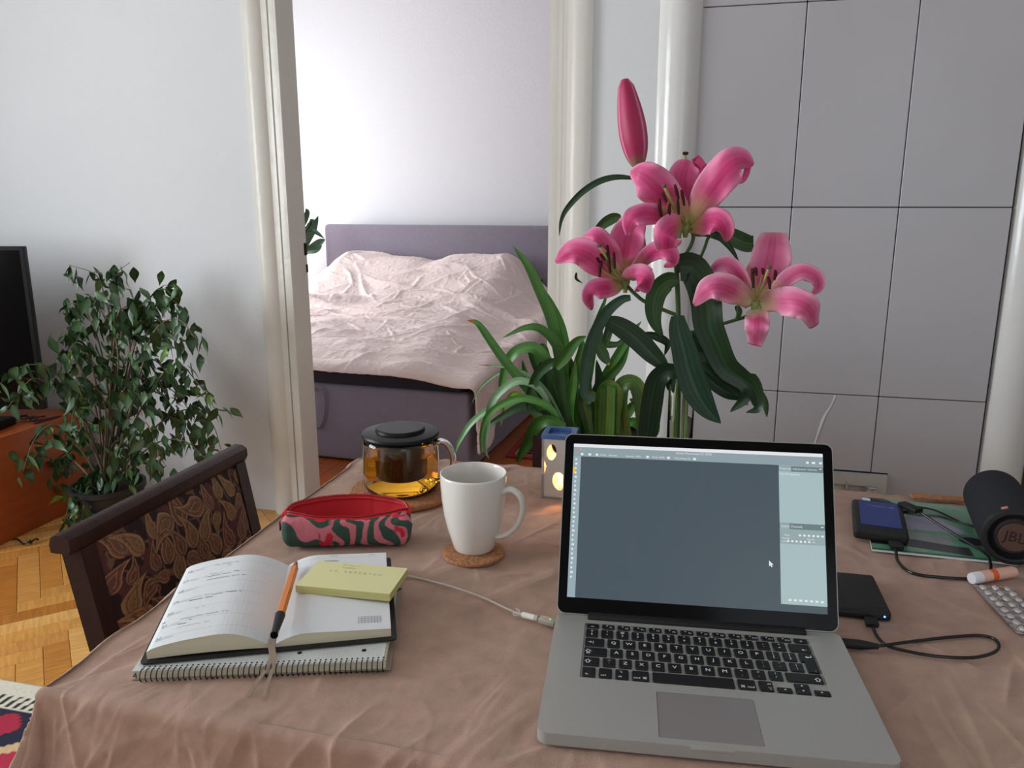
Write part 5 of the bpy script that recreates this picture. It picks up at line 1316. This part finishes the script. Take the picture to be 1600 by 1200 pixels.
# ------------------------------------------------------------ weeping fig
fp = Vector((-2.30, 2.52, 0))
fic = thing('weeping_fig', fp, 'bushy weeping fig with small drooping leaves on the floor beside the cabinet', 'potted plant')
part('pot', G().lathe([(.10, 0), (.135, .19), (.142, .195), (.142, .215), (.13, .215), (.125, .18), (0, .18)], fp.to_tuple(), 40), M_pot, fic)
part('soil', G().lathe([(.124, .181), (0, .184)], fp.to_tuple(), 30), M_soil, fic)
BR = [[(175, 650), (185, 560), (165, 470), (150, 430), (108, 414)], [(178, 610), (190, 520), (185, 460), (180, 430), (203, 410)], [(200, 600), (215, 500), (250, 450), (272, 447)], [(210, 620), (240, 520), (280, 500), (315, 545)],
      [(220, 640), (270, 570), (310, 600), (345, 655)], [(230, 680), (290, 640), (330, 660), (348, 712)], [(210, 720), (250, 690), (290, 690), (325, 720)], [(150, 640), (120, 560), (105, 515), (90, 530)],
      [(130, 660), (90, 585), (45, 570), (6, 592)], [(125, 640), (60, 592), (30, 615), (10, 640)], [(125, 700), (85, 665), (55, 685), (36, 735)], [(115, 720), (90, 720), (75, 745), (68, 760)],
      [(130, 750), (108, 790), (96, 838)], [(140, 760), (132, 780), (128, 810)], [(170, 620), (150, 520), (118, 475), (95, 490)], [(195, 650), (235, 590), (260, 620), (290, 690)], [(190, 690), (225, 660), (245, 700), (250, 740)],
      [(165, 640), (140, 600), (120, 620), (110, 670)], [(200, 560), (230, 490), (270, 470), (290, 500)], [(175, 560), (165, 500), (140, 460), (150, 480)], [(190, 600), (220, 560), (250, 570), (265, 610)], [(160, 700), (140, 660), (120, 680), (110, 720)],
      [(200, 640), (240, 600), (280, 620), (310, 670)], [(170, 720), (180, 690), (200, 700), (205, 750)], [(180, 650), (200, 600), (215, 610), (222, 650)], [(150, 600), (130, 540), (110, 545), (112, 590)], [(210, 540), (240, 500), (262, 520), (270, 560)], [(180, 520), (200, 480), (222, 480), (230, 510)], [(190, 740), (160, 730), (140, 745), (136, 775)]]
lm = []
fr = random.Random(11)
for k in range(6):
    g = G(); L = 1.0
    pts = [Vector((0, 0, 0)), Vector((0, .12*(k % 3), -.3)), Vector((0, .1*(k % 2), -.65)), Vector((0, .0, -1))]
    cols_ = [((34, 62, 36), (60, 92, 50)), ((48, 82, 50), (84, 118, 76)), ((28, 52, 32), (48, 78, 44)), ((62, 94, 66), (104, 134, 100)), ((40, 74, 40), (70, 104, 58)), ((84, 124, 50), (116, 150, 70))][k]
    g.ribbon(cr(pts, 6), lambda t: (0.03, .15, .225, .21, .14, .055, .006)[round(t*6)], lambda t, p: (0, -1, .1), 2, .3, leafcol(*cols_))
    lm.append(mesh('leaf', g, M_leaf, True))
spots = []
for bi, b in enumerate(BR):
    y0 = 2.52; ye = fr.uniform(2.28, 2.72) if b[-1][0] > 60 else 2.18; s0 = fp+Vector((fr.uniform(-.03, .03), fr.uniform(-.03, .03), .18))
    pts = [s0]+[P(px, py, y0+(ye-y0)*(i+1)/len(b)) for i, (px, py) in enumerate(b)]
    q = cr(pts, 40); part('branch', G().tube(q, lambda t: .0036*(1-t)+.0010, 5), M_bark, fic, smooth=True)
    nl = 36
    for i in range(nl):
        t = .22+.78*(i+fr.random())/nl; p = q[min(40, int(t*40))]
        spots.append((p+Vector((fr.gauss(0, .024), fr.gauss(0, .03), fr.gauss(0, .018))), fr.uniform(0, 2*PI), fr.gauss(0, .45), fr.gauss(0, .45), fr.uniform(.050, .082), i == nl-1))
fr.shuffle(spots); spots.sort(key=lambda s: (-s[5], s[0].y))
rest = G()
for i, (p, rz, rx, ry, sz, _) in enumerate(spots):
    k = fr.choices(range(6), [5, 5, 4, 3, 4, 1])[0]; M = Matrix.Translation(p-fp) @ Matrix.Rotation(fr.gauss(0, .9), 4, 'Z') @ Matrix.Rotation(rx*.8+fr.uniform(0, .5), 4, 'X') @ Matrix.Rotation(ry, 4, 'Y') @ Matrix.Diagonal((sz, sz, sz, 1))
    if i < 290:
        o = bpy.data.objects.new('leaf', lm[k]); COL.objects.link(o); o.parent = fic; o.matrix_local = M
    else:
        me = lm[k]; ca2 = me.color_attributes['Col']
        rest.add([M @ v_.co for v_ in me.vertices], [tuple(f_.vertices) for f_ in me.polygons], [ca2.data[j].color[:3] for j in range(len(me.vertices))])
part('foliage', rest, M_leaf, fic, local=True, smooth=True, kind='stuff')

# bedroom plant on a stool, left of the bed
bs = thing('plant_stool', (-3.16, 5.52, 0), 'tall narrow wooden stool holding the glossy plant left of the bed', 'stool')
part('seat', G().lathe([(.13, .82), (.13, .85)], (-3.16, 5.52, 0), 30), M_twood, bs)
for k in range(3): a = k*2*PI/3; part('leg', G().tube([(-3.16+.15*math.cos(a), 5.52+.15*math.sin(a), 0), (-3.16+.09*math.cos(a), 5.52+.09*math.sin(a), .82)], .013, 8), M_twood, bs)
bp_ = thing('rubber_plant', (-3.16, 5.52, .851), 'glossy dark green plant peeking past the door frame beside the headboard', 'potted plant')
part('pot', G().lathe([(.06, 0), (.08, .12), (.08, .13), (.07, .13), (.068, .10), (0, .10)], (-3.16, 5.52, .851), 28), M_white, bp_)
for i, (pp_, w) in enumerate([([(470, 400), (480, 375), (490, 355), (497, 338)], 7), ([(472, 395), (490, 385), (500, 378), (508, 374)], 7), ([(470, 380), (482, 365), (488, 350), (486, 342)], 10), ([(470, 395), (482, 392), (494, 390), (503, 384)], 6), ([(470, 360), (476, 345), (480, 332), (478, 326)], 5), ([(465, 400), (455, 380), (440, 370), (430, 380)], 9), ([(465, 400), (458, 370), (450, 350), (445, 340)], 9), ([(468, 370), (478, 358), (492, 362), (506, 372)], 5)]):
    strap('leaf', bp_, pp_, w, 5.45, c0=(20, 52, 30), c1=(60, 104, 66) if i == 2 else (34, 72, 42), shape=lambda t: max(.05, math.sin(PI*min(1, t*.9+.08)))**.8, tw=.2)
part('stem', G().tube([(-3.16, 5.52, .94), (-3.15, 5.50, 1.05), (-3.13, 5.47, 1.16)], .008, 6), M_stem, bp_)
